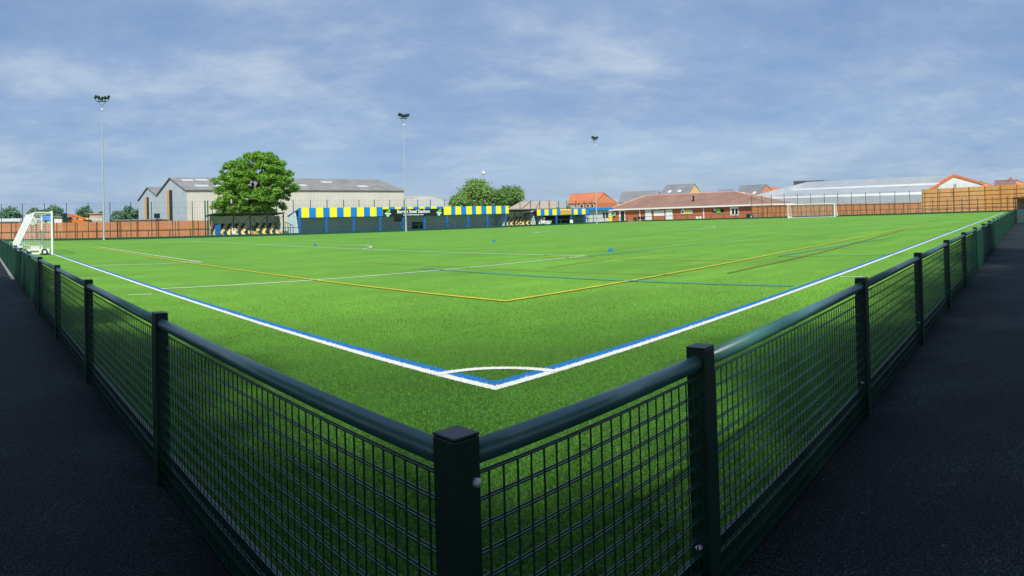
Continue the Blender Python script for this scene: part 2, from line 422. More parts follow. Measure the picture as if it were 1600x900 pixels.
def tarmac_material():
    m = bpy.data.materials.new('tarmac'); m.use_nodes = True
    t = m.node_tree; b = t.nodes['Principled BSDF']
    geo = t.nodes.new('ShaderNodeNewGeometry')
    def noise(scale, det, rough=0.6):
        n = t.nodes.new('ShaderNodeTexNoise'); n.inputs['Scale'].default_value = scale; n.inputs['Detail'].default_value = det
        n.inputs['Roughness'].default_value = rough
        t.links.new(geo.outputs['Position'], n.inputs['Vector']); return n.outputs['Fac']
    def ramp(f, s):
        r = t.nodes.new('ShaderNodeValToRGB'); e = r.color_ramp.elements
        e[0].position, e[0].color = s[0]; e[1].position, e[1].color = s[-1]
        for p, c in s[1:-1]:
            k = e.new(p); k.color = c
        t.links.new(f, r.inputs[0]); return r.outputs[0]
    def mixn(a, b_, bt, fac=1.0):
        x = t.nodes.new('ShaderNodeMix'); x.data_type = 'RGBA'; x.blend_type = bt
        if isinstance(fac, float): x.inputs['Factor'].default_value = fac
        else: t.links.new(fac, x.inputs['Factor'])
        t.links.new(a, x.inputs['A']); t.links.new(b_, x.inputs['B']); return x.outputs['Result']
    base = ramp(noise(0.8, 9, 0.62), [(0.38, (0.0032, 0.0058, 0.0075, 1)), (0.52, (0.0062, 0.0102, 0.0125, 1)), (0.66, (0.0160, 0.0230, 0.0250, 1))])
    grit = mixn(ramp(noise(75, 2, 0.6), [(0.42, g(0.2)), (0.5, g(0.7)), (0.62, g(3.8))]), ramp(noise(22, 4, 0.7), [(0.38, g(0.6)), (0.62, g(1.6))]), 'MULTIPLY')
    v = t.nodes.new('ShaderNodeTexVoronoi'); v.inputs['Scale'].default_value = 14
    t.links.new(geo.outputs['Position'], v.inputs['Vector'])
    sp = ramp(v.outputs['Distance'], [(0.035, g(1)), (0.06, g(0))])
    rn = ramp(noise(5, 2), [(0.54, g(0)), (0.58, g(0.8))])
    spk = mixn(sp, rn, 'MULTIPLY')
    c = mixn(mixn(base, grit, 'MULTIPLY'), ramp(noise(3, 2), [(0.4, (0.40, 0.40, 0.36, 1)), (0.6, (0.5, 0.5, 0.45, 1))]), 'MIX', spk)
    t.links.new(c, b.inputs['Base Color'])
    b.inputs['Roughness'].default_value = 0.78
    b.inputs['Specular IOR Level'].default_value = 0.25
    bp = t.nodes.new('ShaderNodeBump'); bp.inputs['Strength'].default_value = 0.8; bp.inputs['Distance'].default_value = 0.01
    t.links.new(noise(120, 4, 0.7), bp.inputs['Height']); t.links.new(bp.outputs[0], b.inputs['Normal'])
    return m
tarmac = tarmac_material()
field_m = mat('rough_grass', (0.075, 0.13, 0.035), 0.95, 0.3, 0.05, rgb2=(0.14, 0.17, 0.06), fine=0.25)

def sheet(name, poly, z, m, parent=None):
    b = MB(); b.add([(x, y, z) for x, y in poly], [tuple(range(len(poly)))])
    return b.build(name, m, parent)
structure(sheet('ground', [(-2500, -2500), (2500, -2500), (2500, 2500), (-2500, 2500)], -0.03, field_m))
structure(sheet('concrete_apron', [(-30, DF-0.1), (150, DF-0.1), (150, 92), (-30, 92)], -0.012, concrete))
structure(sheet('concrete_apron', [(DE-0.1, -12), (DE+18, -12), (DE+18, DF-0.15), (DE-0.1, DF-0.15)], -0.008, concrete))
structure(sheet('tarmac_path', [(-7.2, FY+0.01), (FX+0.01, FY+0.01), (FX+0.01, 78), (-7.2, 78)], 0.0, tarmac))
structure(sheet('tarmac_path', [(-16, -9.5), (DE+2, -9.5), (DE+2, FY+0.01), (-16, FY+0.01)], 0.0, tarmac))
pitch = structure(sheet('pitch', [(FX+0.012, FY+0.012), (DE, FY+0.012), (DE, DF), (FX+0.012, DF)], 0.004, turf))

# kerb along the left path beyond the shaded stretch
kb = MB(); kb.box(FX-0.13, 14.9, 0, FX-0.05, 68.5, 0.04)
structure(kb.build('kerb', kerb_m))

# ------------------------------------------------------------------ painted lines (parts of the pitch)
blue_faded = mat('faded_blue_line', (0.025, 0.22, 0.32), 0.9, 0.3, 5, fine=0.3)
red_faded = mat('faded_red_line', (0.21, 0.13, 0.03), 0.9, 0.3, 5, fine=0.3)
yellow_faded = mat('faded_yellow_line', (0.34, 0.37, 0.03), 0.9, 0.25, 5, fine=0.3)
LINES = {'w': white_line, 'b': blue_line, 'y': yellow_line, 'r': red_faded, 'bf': blue_faded, 'yf': yellow_faded}
lz = [0.010]
def line(p, q, wd, c, zoff=0.0):
    p, q = np.array(p, float), np.array(q, float)
    d = q-p; L = np.linalg.norm(d); d /= L; n = np.array((-d[1], d[0]))*wd/2
    k = max(1, int(L/12))
    b = MB(); z = lz[0]+zoff
    vs = []; fs = []
    for i in range(k+1):
        m = p + d*L*i/k
        vs += [(*(m-n), z), (*(m+n), z)]
    for i in range(k): fs.append((2*i, 2*i+2, 2*i+3, 2*i+1))
    b.add(vs, fs)
    return b.build('line_marking', LINES[c], pitch)
def arc(cx, cy, r, a0, a1, wd, c, zoff=0.0, n=64):
    b = MB(); vs = []; z = lz[0]+zoff
    for i in range(n+1):
        a = a0+(a1-a0)*i/n
        vs += [(cx+(r-wd/2)*cos(a), cy+(r-wd/2)*sin(a), z), (cx+(r+wd/2)*cos(a), cy+(r+wd/2)*sin(a), z)]
    b.add(vs, [(2*i, 2*i+1, 2*i+3, 2*i+2) for i in range(n)])
    return b.build('line_marking', LINES[c], pitch)
W1 = 0.10
def rect(x0, y0, x1, y1, c, zoff=0.0):
    b = MB(); z = lz[0]+zoff
    b.add([(x0, y0, z), (x1, y0, z), (x1, y1, z), (x0, y1, z)], [(0, 1, 2, 3)])
    return b.build('line_marking', LINES[c], pitch)
rect(0, 0, PL, W1, 'w')                              # near touchline
rect(0, W1, W1, PW, 'w')                             # near goal line
rect(W1, PW-W1, PL, PW, 'w'); rect(PL-W1, W1, PL, PW-W1, 'w')
rect(W1, W1, PL-W1, 2.2*W1, 'b'); rect(W1, 2.2*W1, 2.2*W1, PW-W1, 'b')
AR = 0.80
arc(0.02, 0.02, AR, 0, pi/2, W1, 'w', 0.004)
BX, BY, SX, SY = 15.23, 10.97, 4.62, 20.9
for X, s in ((0, 1), (PL, -1)):
    e = X + s*0.2 if s == 1 else X - 0.1
    line((X+s*0.2, BY), (X+s*BX, BY), W1, 'w', 0.003); line((X+s*0.2, PW-BY), (X+s*BX, PW-BY), W1, 'w', 0.003)
    line((X+s*BX, BY-.05), (X+s*BX, PW-BY+.05), W1, 'w', 0.0065)
    line((X+s*0.2, SY), (X+s*SX, SY), W1, 'w', 0.003); line((X+s*0.2, PW-SY), (X+s*SX, PW-SY), W1, 'w', 0.003)
    line((X+s*SX, SY-.05), (X+s*SX, PW-SY+.05), W1, 'w', 0.0065)
    a = math.acos((BX-10.2)/8.47)
    arc(X+s*10.2, PW/2, 8.47, (0 if s == 1 else pi)-a, (0 if s == 1 else pi)+a, W1, 'w', 0.009)
line((-0.30, 9.9), (-0.85, 9.9), 0.08, 'w'); line((9.72, -0.10), (9.72, -0.62), 0.08, 'w')
arc(PL/2, PW/2, 8.6, 0, 2*pi, W1, 'w', 0.003, 128)
line((PL/2, 0.2), (PL/2, PW-0.2), W1, 'w', 0.0065)
# youth pitch in yellow
line((4.35, 4.15), (4.02, 22.4), 0.10, 'y', 0.012); line((4.02, 22.4), (3.9, PW-4.15), 0.10, 'y', 0.012); line((4.35, 4.20), (PL/2-2, 4.05), 0.10, 'y', 0.015)
def gl(a, b, wd, c, zoff): return line(ground(*a), ground(*b), wd, c, zoff)
gl((1156, 407), (850, 402.5), 0.09, 'yf', 0.010)
gl((830, 401), (1060, 380), 0.09, 'yf', 0.013); gl((1060, 380), (1130, 372), 0.08, 'yf', 0.013)
gl((918, 401.5), (1080, 383), 0.09, 'bf', 0.0165); gl((1080, 383), (1190, 370), 0.09, 'bf', 0.0165)
gl((655, 420), (1241, 448), 0.09, 'bf', 0.018)
gl((1216, 401), (1385, 399), 0.09, 'bf', 0.0195); gl((1216, 401), (1340, 380), 0.09, 'bf', 0.021); gl((1340, 380), (1400, 371), 0.08, 'bf', 0.021)
gl((1137, 428), (1280, 396), 0.08, 'r', 0.0225); gl((1280, 396), (1411, 360), 0.08, 'r', 0.0225)
gl((850, 420), (960, 404), 0.06, 'r', 0.024); gl((960, 404), (1055, 394), 0.06, 'r', 0.024); gl((560, 410), (1060, 431), 0.05, 'r', 0.0255)

# ------------------------------------------------------------------ near turf: real fibres, coloured fibres on the lines
def fibres(name, pts, m, h0, h1, wd, parent=None, lean=0.5):
    n = len(pts)
    a = rng.uniform(0, 2*pi, n); ln = rng.uniform(0.1, lean, n); h = rng.uniform(h0, h1, n)
    ta = rng.uniform(0, 2*pi, n)
    w2 = wd*rng.uniform(0.6, 1.3, n)/2
    dx, dy = np.cos(a)*w2, np.sin(a)*w2
    v = np.zeros((n, 3, 3), np.float32)
    v[:, 0] = np.stack([pts[:, 0]-dx, pts[:, 1]-dy, np.full(n, 0.004)], 1)
    v[:, 1] = np.stack([pts[:, 0]+dx, pts[:, 1]+dy, np.full(n, 0.004)], 1)
    v[:, 2] = np.stack([pts[:, 0]+np.cos(ta)*ln*h, pts[:, 1]+np.sin(ta)*ln*h, 0.004+h], 1)
    me = bpy.data.meshes.new(name)
    me.vertices.add(n*3); me.vertices.foreach_set('co', v.reshape(-1))
    me.loops.add(n*3); me.loops.foreach_set('vertex_index', np.arange(n*3, dtype=np.int32))
    me.polygons.add(n); me.polygons.foreach_set('loop_start', np.arange(0, n*3, 3, dtype=np.int32)); me.polygons.foreach_set('loop_total', np.full(n, 3, np.int32))
    me.update(); me.validate()
    me.materials.append(m)
    o = bpy.data.objects.new(name, me); col.objects.link(o)
    o['kind'] = 'stuff'
    if parent: o.parent = parent
    return o
turf_blade = leafmat('turf_fibre', (0.008, 0.045, 0.003), (0.17, 0.46, 0.035), 32, 0.2)
n = 3400000
R = 15.0
pts = rng.uniform(-2.85, R, (n, 2))
d = np.hypot(pts[:, 0]-CX, pts[:, 1]-CY)
keep = rng.uniform(0, 1, n) < np.clip((3.6/d)**1.7, 0, 1)*np.clip((R+1.5-d)/6, 0, 1)
pts = pts[keep]
def linecode(p):
    x, y = p[:, 0], p[:, 1]; c = np.zeros(len(p), int)
    j = rng.uniform(-0.008, 0.008, len(p))
    mnm = np.minimum(x, y) + j
    c[(mnm > 0) & (mnm < W1)] = 1
    c[(mnm >= W1) & (mnm < 2.2*W1)] = 2
    rr = np.hypot(x-0.02, y-0.02) + j
    c[(np.abs(rr-AR) < W1/2) & (np.minimum(x, y) > 0)] = 1
    return c
cd = linecode(pts)
near = np.hypot(pts[:, 0]-CX, pts[:, 1]-CY) < 14
fibres('turf_fibres', pts[cd == 0], turf_blade, 0.010, 0.032, 0.0038, None, 0.8)
white_fib = mat('white_fibre', (0.60, 0.63, 0.58), 0.8, 0.06, 20)
blue_fib = mat('blue_fibre', (0.008, 0.20, 0.50), 0.8, 0.1, 20)
for c, m, nm in ((1, white_fib, 'white_fibres'), (2, blue_fib, 'blue_fibres')):
    fibres(nm, pts[cd == c], m, 0.014, 0.026, 0.009, pitch)

# ================================================================== NEAR FENCES
PH = 0.972
def wire_panel(L, z0, z1, name='mesh_panel', m=None, vstep=0.05, hstep=0.0667, r=0.0028):
    b = MB(); k = int(round(L/vstep))
    for i in range(k+1):
        x = L*i/k
        b.bar((x, 0, z0), (x, 0, z1), r, 4)
    j = int(round((z1-z0)/hstep))
    for i in range(j+1):
        z = z0+(z1-z0)*i/j
        for s in (-1, 1): b.bar((0, s*0.0060, z), (L, s*0.0060, z), r, 4)
    return b.mesh(name, m or green_wire)
def post_mesh(h, s=0.04):
    b = MB(); b.box(-s, -s, 0, s, s, h); return b.mesh('post', green_post)
def cap_mesh(h, s=0.0404):
    b = MB(); b.box(-s, -s, h+.0005, s, s, h+0.008)
    me = b.mesh('cap', black_cap); return me
def bolt_mesh():
    b = MB(); b.ball((0, 0, 0), 0.012, 12, 8, 1.0); return b.mesh('bolt', zinc, smooth=True)
post_me, cap_me, bolt_me = post_mesh(PH), cap_mesh(PH), bolt_mesh()
panel_cache = {}
def fence_run(name, label, start, dirn, stations, side, parent_group=None, corner_bolt=False, wires=True, far=False, skip_first_post=False):
    """start: world xy of station 0; dirn: unit vector; side: +1 if the pitch is on the left of dirn"""
    th = thing(name, label, 'fence', (start[0], start[1], 0))
    rz = atan2(dirn[1], dirn[0]); nx, ny = -dirn[1]*side, dirn[0]*side
    for i, s in enumerate(stations):
        p = (start[0]+dirn[0]*s, start[1]+dirn[1]*s, 0)
        if not (i == 0 and skip_first_post):
            o = place('post', post_me if not far else post_far, th, p, rz)
            if not far:
                if i < 8: bevel(o, 0.004)
                c = place('cap', cap_me, o, p, 0)
                if i < 8: bevel(c, 0.003)
        if i+1 < len(stations):
            L = stations[i+1]-s-0.08
            q = (p[0]+dirn[0]*0.04, p[1]+dirn[1]*0.04, 0)
            key = (round(L, 2), far)
            if key not in panel_cache:
                rb = MB()
                if far: rb.bar((-.04, 0, 0.93), (L+.04, 0, 0.93), 0.032, 6)
                else:
                    nseg = 20
                    rb.bar((0, 0, 0.919), (L, 0, 0.919), 0.0295, nseg)
                kbm = MB(); kbm.box(0, 0.014, 0.0, L, 0.036, 0.19 if not far else 0.26)
                panel_cache[key] = (rb.mesh('rail', green_rail if not far else green_far, smooth=not far),
                                    wire_panel(L, 0.035, 0.873) if not far else wire_panel(L, 0.05, 0.88, 'mesh_panel', green_far, 0.3, 0.3, 0.003),
                                    kbm.mesh('kickboard', green_post if not far else green_far))
            rm, pm, km = panel_cache[key]
            r_ = place('rail', rm, th, q, rz)
            if not far:
                pp = (q[0]-nx*0.014, q[1]-ny*0.014, 0)
                place('mesh_panel', pm, th, pp, rz)
            else: place('mesh_panel', pm, th, q, rz)
            kk = (q[0], q[1], 0)
            o = place('kickboard', km, th, kk, rz)
            if side < 0: o.scale = (1, -1, 1)
    return th
post_far = MB(); post_far.box(-.04, -.04, 0, .04, .04, 0.97); post_far = post_far.mesh('post', green_far)

rst = [0.0] + [1.195+2.4104*i for i in range(0, 43)]
lst = [0.0] + [2.563+2.579*i for i in range(0, 27)]
fr = fence_run('spectator_fence', 'dark green mesh fence with round top rail running along the right side of the pitch', (FX, FY), (1, 0), rst, 1)
fl = fence_run('spectator_fence', 'dark green mesh fence with round top rail along the left side, behind the white goal', (FX, FY), (0, 1), lst, -1, skip_first_post=True)
for (x, y) in ((FX+0.024, FY-0.0425),):
    place('bolt', bolt_me, fr, (x, y, 0.865))
for i, s in enumerate(rst[1:6]):
    place('bolt', bolt_me, fr, (FX+s-0.055, FY+0.0, 0.24)).scale = (1.2, 1.2, 0.8)
for i, s in enumerate(lst[1:6]):
    place('bolt', bolt_me, fl, (FX+0.0, FY+s+0.055, 0.24)).scale = (1.2, 1.2, 0.8)

# far low fences
x_end = DE
fst = [2.5*i for i in range(0, int((DE-FX-0.2)/2.5)+1)]
fence_run('perimeter_fence', 'low green mesh fence with kickboard in front of the stands on the far side', (FX+0.3, DF), (1, 0), fst, -1, far=True)
fst = [2.5*i for i in range(0, int((DF-FY-0.3)/2.5)+1)]
fence_run('perimeter_fence', 'low green mesh fence behind the distant white goal and in front of the brick clubhouse', (DE, FY+0.1), (0, 1), fst, 1, far=True)

# ================================================================== BALL-STOP FENCES (tall green posts)
def ballstop(name, label, plane, val, pxs, base_row, top_rows, z0=0.0, mesh_from=0.95, rows=5, first_double=False):
    pts = []
    for px, tr in zip(pxs, top_rows):
        if plane == 'y': x, y = ony(px, val, base_row), val
        else: x, y = val, onx(px, val, base_row)
        pts.append((x, y, zrow(x, y, tr)))
    th = thing(name, label, 'fence', (pts[0][0], pts[0][1], 0))
    for k, (x, y, z) in enumerate(pts):
        b = MB(); b.box(x-.04, y-.04, 0, x+.04, y+.04, z)
        b.build('post', green_far, th, (x, y, 0))
    b = MB(); r = 0.006
    for (xa, ya, za), (xb, yb, zb) in zip(pts[:-1], pts[1:]):
        if hypot(xb-xa, yb-ya) > 4 or hypot(xb-xa, yb-ya) < 1: continue
        for i in range(rows+1):
            t = mesh_from + (min(za, zb)-0.06-mesh_from)*i/rows
            b.bar((xa, ya, t), (xb, yb, t), r, 4)
        for i in range(1, 8):
            f = i/8; b.bar((xa+(xb-xa)*f, ya+(yb-ya)*f, mesh_from), (xa+(xb-xa)*f, ya+(yb-ya)*f, min(za, zb)-0.06), r*0.8, 4)
    b.build('mesh_panel', green_far, th)
    return th, pts
lp = [2.5, 35.5, 70, 104.5, 138.5, 172.5, 205, 237.6, 270, 301.3, 332.6]
ballstop('ball_stop_fence', 'tall green mesh fence on thin posts in front of the low timber fence, far left', 'y', 70.2, lp, 374, [319, 318, 317.5, 317, 316.5, 316, 315.5, 315.5, 315, 314.5, 314])
bp = [433, 459, 486, 512, 538, 562, 586, 610, 632.5, 653.5, 673.8, 696, 717.5, 737, 756, 775, 795, 813.7, 830, 844.5, 859, 873.8, 887, 901, 914, 926]
ballstop('ball_stop_fence', 'tall green posts rising behind the striped terrace roofs', 'y', 74.2, bp, 362, [312]*16+[313.5]*10)
gp = [321.3, 325.5]
g_t = thing('gate_post_pair', 'pair of tall green posts standing close together beside the left seated stand', 'posts', (ony(321, 70.9), 70.9, 0))
for px in gp:
    x = ony(px, 70.9, 372); z = zrow(x, 70.9, 313.5); b = MB(); b.box(x-.06, 70.84, 0, x+.06, 70.96, z); b.build('post', green_far, g_t, (x, 70.9, 0))
rp = [1175.4, 1191.5, 1206.5, 1226.3, 1247, 1267.7, 1289, 1310, 1331.4, 1353.5, 1376, 1399.4, 1422.5]
ballstop('ball_stop_fence', 'tall green mesh fence running behind the distant goal beside the clubhouse', 'x', DE+0.5, rp, 343, [305.6-7.6*i/12 for i in range(13)])
rp2 = [1445.6, 1468.7, 1491.5, 1514.6, 1539.6, 1563, 1586.8, 1611, 1635]
ballstop('ball_stop_fence', 'green ball stop fence against the high pale timber fence, far right', 'x', DE+0.5, rp2, 335, [296.5, 295.5, 294.5, 293.5, 292.5, 291.5, 290.5, 289.5, 288.5], rows=6)

# ================================================================== TIMBER FENCES (panels of overlapping boards)
def timber(name, label, p0, p1, ztop, panel, m, board=0.14, cap=True, zbase=0.0, horizontal_rails=(), ztop1=None, off=(0, 0)):
    p0, p1 = np.array(p0, float), np.array(p1, float); L = np.linalg.norm(p1-p0); d = (p1-p0)/L; nr = np.array((d[1], -d[0]))
    if np.dot(nr, np.array((CX, CY))-p0) < 0: nr = -nr
    th = thing(name, label, 'fence', (p0[0], p0[1], 0)); k = int(round(L/panel)); pl = L/k
    for i in range(k):
        zt = ztop + ((ztop1-ztop)*(i+.5)/k if ztop1 else 0)
        o3 = p0+d*pl*i
        b = MB(); nb = int(pl/board)
        for j in range(nb):
            s0 = pl*j/nb+0.01; s1 = pl*(j+1)/nb-0.004; df = 0.018*(j % 2)+random.uniform(0, .006); h = zt+random.uniform(-.015, .015)
            c = o3+d*(s0+s1)/2+nr*df
            b.obox((c[0], c[1], (zbase+h)/2), (d[0]*(s1-s0)/2, d[1]*(s1-s0)/2, 0), (nr[0]*.011, nr[1]*.011, 0), (0, 0, (h-zbase)/2))
        b.build('fence_panel', m, th, (o3[0], o3[1], 0))
        b = MB(); b.obox((o3[0], o3[1], (zt+.05)/2), (d[0]*.05, d[1]*.05, 0), (nr[0]*.05, nr[1]*.05, 0), (0, 0, (zt+.05)/2)); b.build('fence_post', wood_k, th, (o3[0], o3[1], 0))
        for hr in horizontal_rails:
            b = MB(); c = o3+d*pl/2+nr*.05; b.obox((c[0], c[1], hr*zt), (d[0]*(pl/2-.055), d[1]*(pl/2-.055), 0), (nr[0]*.02, nr[1]*.02, 0), (0, 0, .035)); b.build('fence_rail', wood_k, th, (c[0], c[1], hr*zt))
        if cap:
            b = MB(); c = o3+d*pl/2; b.obox((c[0], c[1], zt+.035), (d[0]*(pl/2-.055), d[1]*(pl/2-.055), 0), (nr[0]*.045, nr[1]*.045, 0), (0, 0, .015)); b.build('fence_capping', m, th, (c[0], c[1], zt))
    return th
YT = 71.6
xa, xb = ony(-40, YT), ony(331.5, YT)
timber('timber_fence', 'low reddish timber fence on the left, behind the near goal', (xa, YT), (xb, YT), zrow(xa+3, YT, 349.5), 2.4, wood_l, horizontal_rails=(0.5,), ztop1=zrow(xb, YT, 344.5))
XT = DE+1.6
ya, yb = onx(1175, XT), onx(1441, XT)
timber('timber_fence', 'low brown timber fence running behind the distant goal', (XT, ya), (XT, yb), zrow(XT, ya, 322.5), 2.4, wood_l, horizontal_rails=(0.95,), ztop1=zrow(XT, yb, 316.5))
ya, yb = onx(1442, XT), onx(1640, XT)
timber('timber_fence', 'high pale orange timber fence at the far right end of the pitch', (XT, ya), (XT, yb), zrow(XT, ya, 296.5), 2.5, wood_r, board=0.2, horizontal_rails=(0.17, 0.33, 0.5, 0.67, 0.84), ztop1=zrow(XT, onx(1596, XT), 290.3)+0.3)

# ================================================================== GOALS
def goal_parts(th, P1, P2, back, H, r, depth_top, depth_base, wheels=True):
    """P1,P2 ground points of the posts, back = unit vector away from the pitch"""
    P1, P2, back = (np.array(v, float) for v in (P1, P2, back))
    for p in (P1, P2):
        b = MB(); b.bar((*p, 0.0), (*p, H), r, 8); b.build('goalpost', white_p, th, (*p, 0))
    b = MB(); b.bar((*P1, H-r), (*P2, H-r), r, 8); b.build('crossbar', white_p, th, (*P1, H))
    for p in (P1, P2):
        t = p+back*depth_top; q = p+back*depth_base
        b = MB(); b.bar((*p, H-r), (*t, H-r), .026, 6); b.bar((*t, H-r), (*q, 0.08), .026, 6); b.build('net_support', white_p, th, (*t, H))
        b = MB(); b.bar((*p, 0.06), (*q, 0.06), .05, 6); b.build('ground_bar', white_p, th, (*p, 0))
    b = MB(); a, c = P1+back*depth_base, P2+back*depth_base
    b.bar((*a, .06), (*c, .06), .045, 6); b.build('ground_bar', white_p, th, (*a, 0))
    a, c = P1+back*depth_top, P2+back*depth_top
    b = MB(); b.bar((*a, H-r), (*c, H-r), .02, 6); b.build('net_support', white_p, th, (*a, H))
    # net: cords over the roof, the sloping back and both sides
    b = MB(); nr_ = 0.0050; step = 0.13
    W = np.linalg.norm(P2-P1); k = int(W/step)
    for i in range(k+1):
        p = P1+(P2-P1)*i/k
        b.path([(*p, H-r), (*(p+back*depth_top), H-r), (*(p+back*depth_base), .08)], nr_, 3)
    sl_ = hypot(depth_base-depth_top, H-r-.08); m1 = int(depth_top/step); m2 = int(sl_/step)
    for i in range(1, m1+1):
        o = back*depth_top*i/m1; b.bar((*(P1+o), H-r), (*(P2+o), H-r), nr_, 3)
    for i in range(1, m2):
        f = i/m2; o = back*(depth_top+(depth_base-depth_top)*f); z = (H-r)+(0.08-H+r)*f
        b.bar((*(P1+o), z), (*(P2+o), z), nr_, 3)
    for p in (P1, P2):
        kk = int(depth_base/step)
        for i in range(1, kk):
            dd = depth_base*i/kk; zt = H-r if dd < depth_top else (H-r)*(depth_base-dd)/(depth_base-depth_top)+.04
            q = p+back*dd; b.bar((*q, .06), (*q, zt), nr_, 3)
        for i in range(1, int(H/step)):
            z = step*i; dm = depth_base-(depth_base-depth_top)*z/(H-r)
            b.bar((*p, z), (*(p+back*dm), z), nr_, 3)
    b.build('net', net_m, th)
    if wheels:
        side = (P2-P1)/W
        for p, s in ((P1, -1), (P2, 1)):
            for dd in (0.45, depth_base-0.55):
                c = p+back*dd+side*s*0.10
                b = MB(); b.obox((*(c), .20), back*0.26, side*0.05, (0, 0, .13)) if False else b.obox((c[0], c[1], .22), (back[0]*.28, back[1]*.28, 0), (side[0]*.05, side[1]*.05, 0), (0, 0, .12))
                wb = b.build('counterweight', white_p, th, (c[0], c[1], 0))
                c2 = c+side*s*0.12
                b = MB(); b.bar((c2[0]-side[0]*.05, c2[1]-side[1]*.05, .17), (c2[0]+side[0]*.05, c2[1]+side[1]*.05, .17), .17, 16)
                wh = b.build('wheel', tyre, th, (c2[0], c2[1], .17))
                b = MB(); b.bar((c2[0]-side[0]*.055, c2[1]-side[1]*.055, .17), (c2[0]+side[0]*.055, c2[1]+side[1]*.055, .17), .085, 12)
                b.build('hub', white_p, wh, (c2[0], c2[1], .17))
y1, y2 = onx(82, -0.06, 400), onx(66, -0.06, 395)
gt = thing('football_goal', 'near white football goal with sloping net and wheeled weights on left goal line', 'goal', (-0.06, y1, 0))
goal_parts(gt, (-0.06, y1), (-0.06, y2), (-1, 0), zrow(-0.06, y1, 330), 0.065, 0.95, 2.05)
# net bundle rolled up at the far side of the frame
bx = MB()
for k in range(14):
    yy = y2-0.15-0.11*k
    bx.bar((-0.75-0.02*(k % 2), yy, zrow(-0.75, yy, 345.5)), (-0.75-0.02*(k % 2), yy-0.11, zrow(-0.75, yy, 346)), 0.25+0.03*sin(k*1.7), 8)
o = bx.build('rolled_net', white_p, gt)
y1, y2 = onx(1304, PL, 340), onx(1231.5, PL, 342)
gt2 = thing('football_goal', 'distant white football goal at the far right end of the pitch', 'goal', (PL, y1, 0))
goal_parts(gt2, (PL, y1), (PL, y2), (1, 0), zrow(PL, y1, 317.2), 0.06, 0.9, 2.0)

# ================================================================== FLOODLIGHT MASTS
def mast(px, base, head, label, n=5, arm=0.62):
    Y = 68.6; x = ony(px, Y, base); H = zrow(x, Y, head)
    th = thing('floodlight_mast', label, 'floodlight', (x, Y, 0), 'floodlight masts along the far side')
    b = MB(); b.bar((x, Y, 0), (x, Y, H*0.3), .13, 12, .09); b.bar((x, Y, H*0.3), (x, Y, H-.1), .09, 12, .04); b.build('pole', galv, th, (x, Y, 0), smooth=False)
    b = MB(); b.box(x-.22, Y-.22, 0, x+.22, Y+.22, .03); b.build('base_plate', galv, th, (x, Y, 0))
    b = MB(); b.box(x-arm, Y-.05, H-.12, x+arm, Y+.05, H-.02); b.bar((x-arm*.6, Y, H-.1), (x, Y, H-.7), .03, 5); b.bar((x+arm*.6, Y, H-.1), (x, Y, H-.7), .03, 5); b.build('cross_arm', green_far, th, (x, Y, H))
    for k in range(n):
        xx = x-arm*1.15+2*arm*1.15*k/(n-1); ti = radians(28 if k % 2 else -25); zz = H+0.22+0.16*abs(k-(n-1)/2)/2
        e1 = np.array((cos(ti), 0, sin(ti)))*.15; e3 = np.array((-sin(ti), -.25, cos(ti))); e3 = e3/np.linalg.norm(e3)*.20
        b = MB(); b.obox((xx, Y-.1, zz), e1, (0, .10, 0), e3)
        b.bar((xx, Y, H-.05), (xx, Y-.05, zz), .025, 5)
        l = b.build('lamp_head', green_far, th, (xx, Y, zz)); bevel(l, .03)
        b = MB(); b.obox((xx, Y-.215, zz-.02), e1*.85, (0, .012, 0), e3*.85); b.build('lens', glass_d, l, (xx, Y-.2, zz))
    b = MB(); b.ball((x, Y-.12, H-1.0), .11, 10, 6); b.build('junction_box', white_p, th, (x, Y, H-1.35))
mast(162.5, 373.5, 157.5, 'tall floodlight mast on the left, in front of the timber fence')
mast(634.5, 360, 184, 'middle floodlight mast, rising in front of the stadium sign')
mast(932.5, 351, 218, 'farthest floodlight mast, in front of the small white hut')

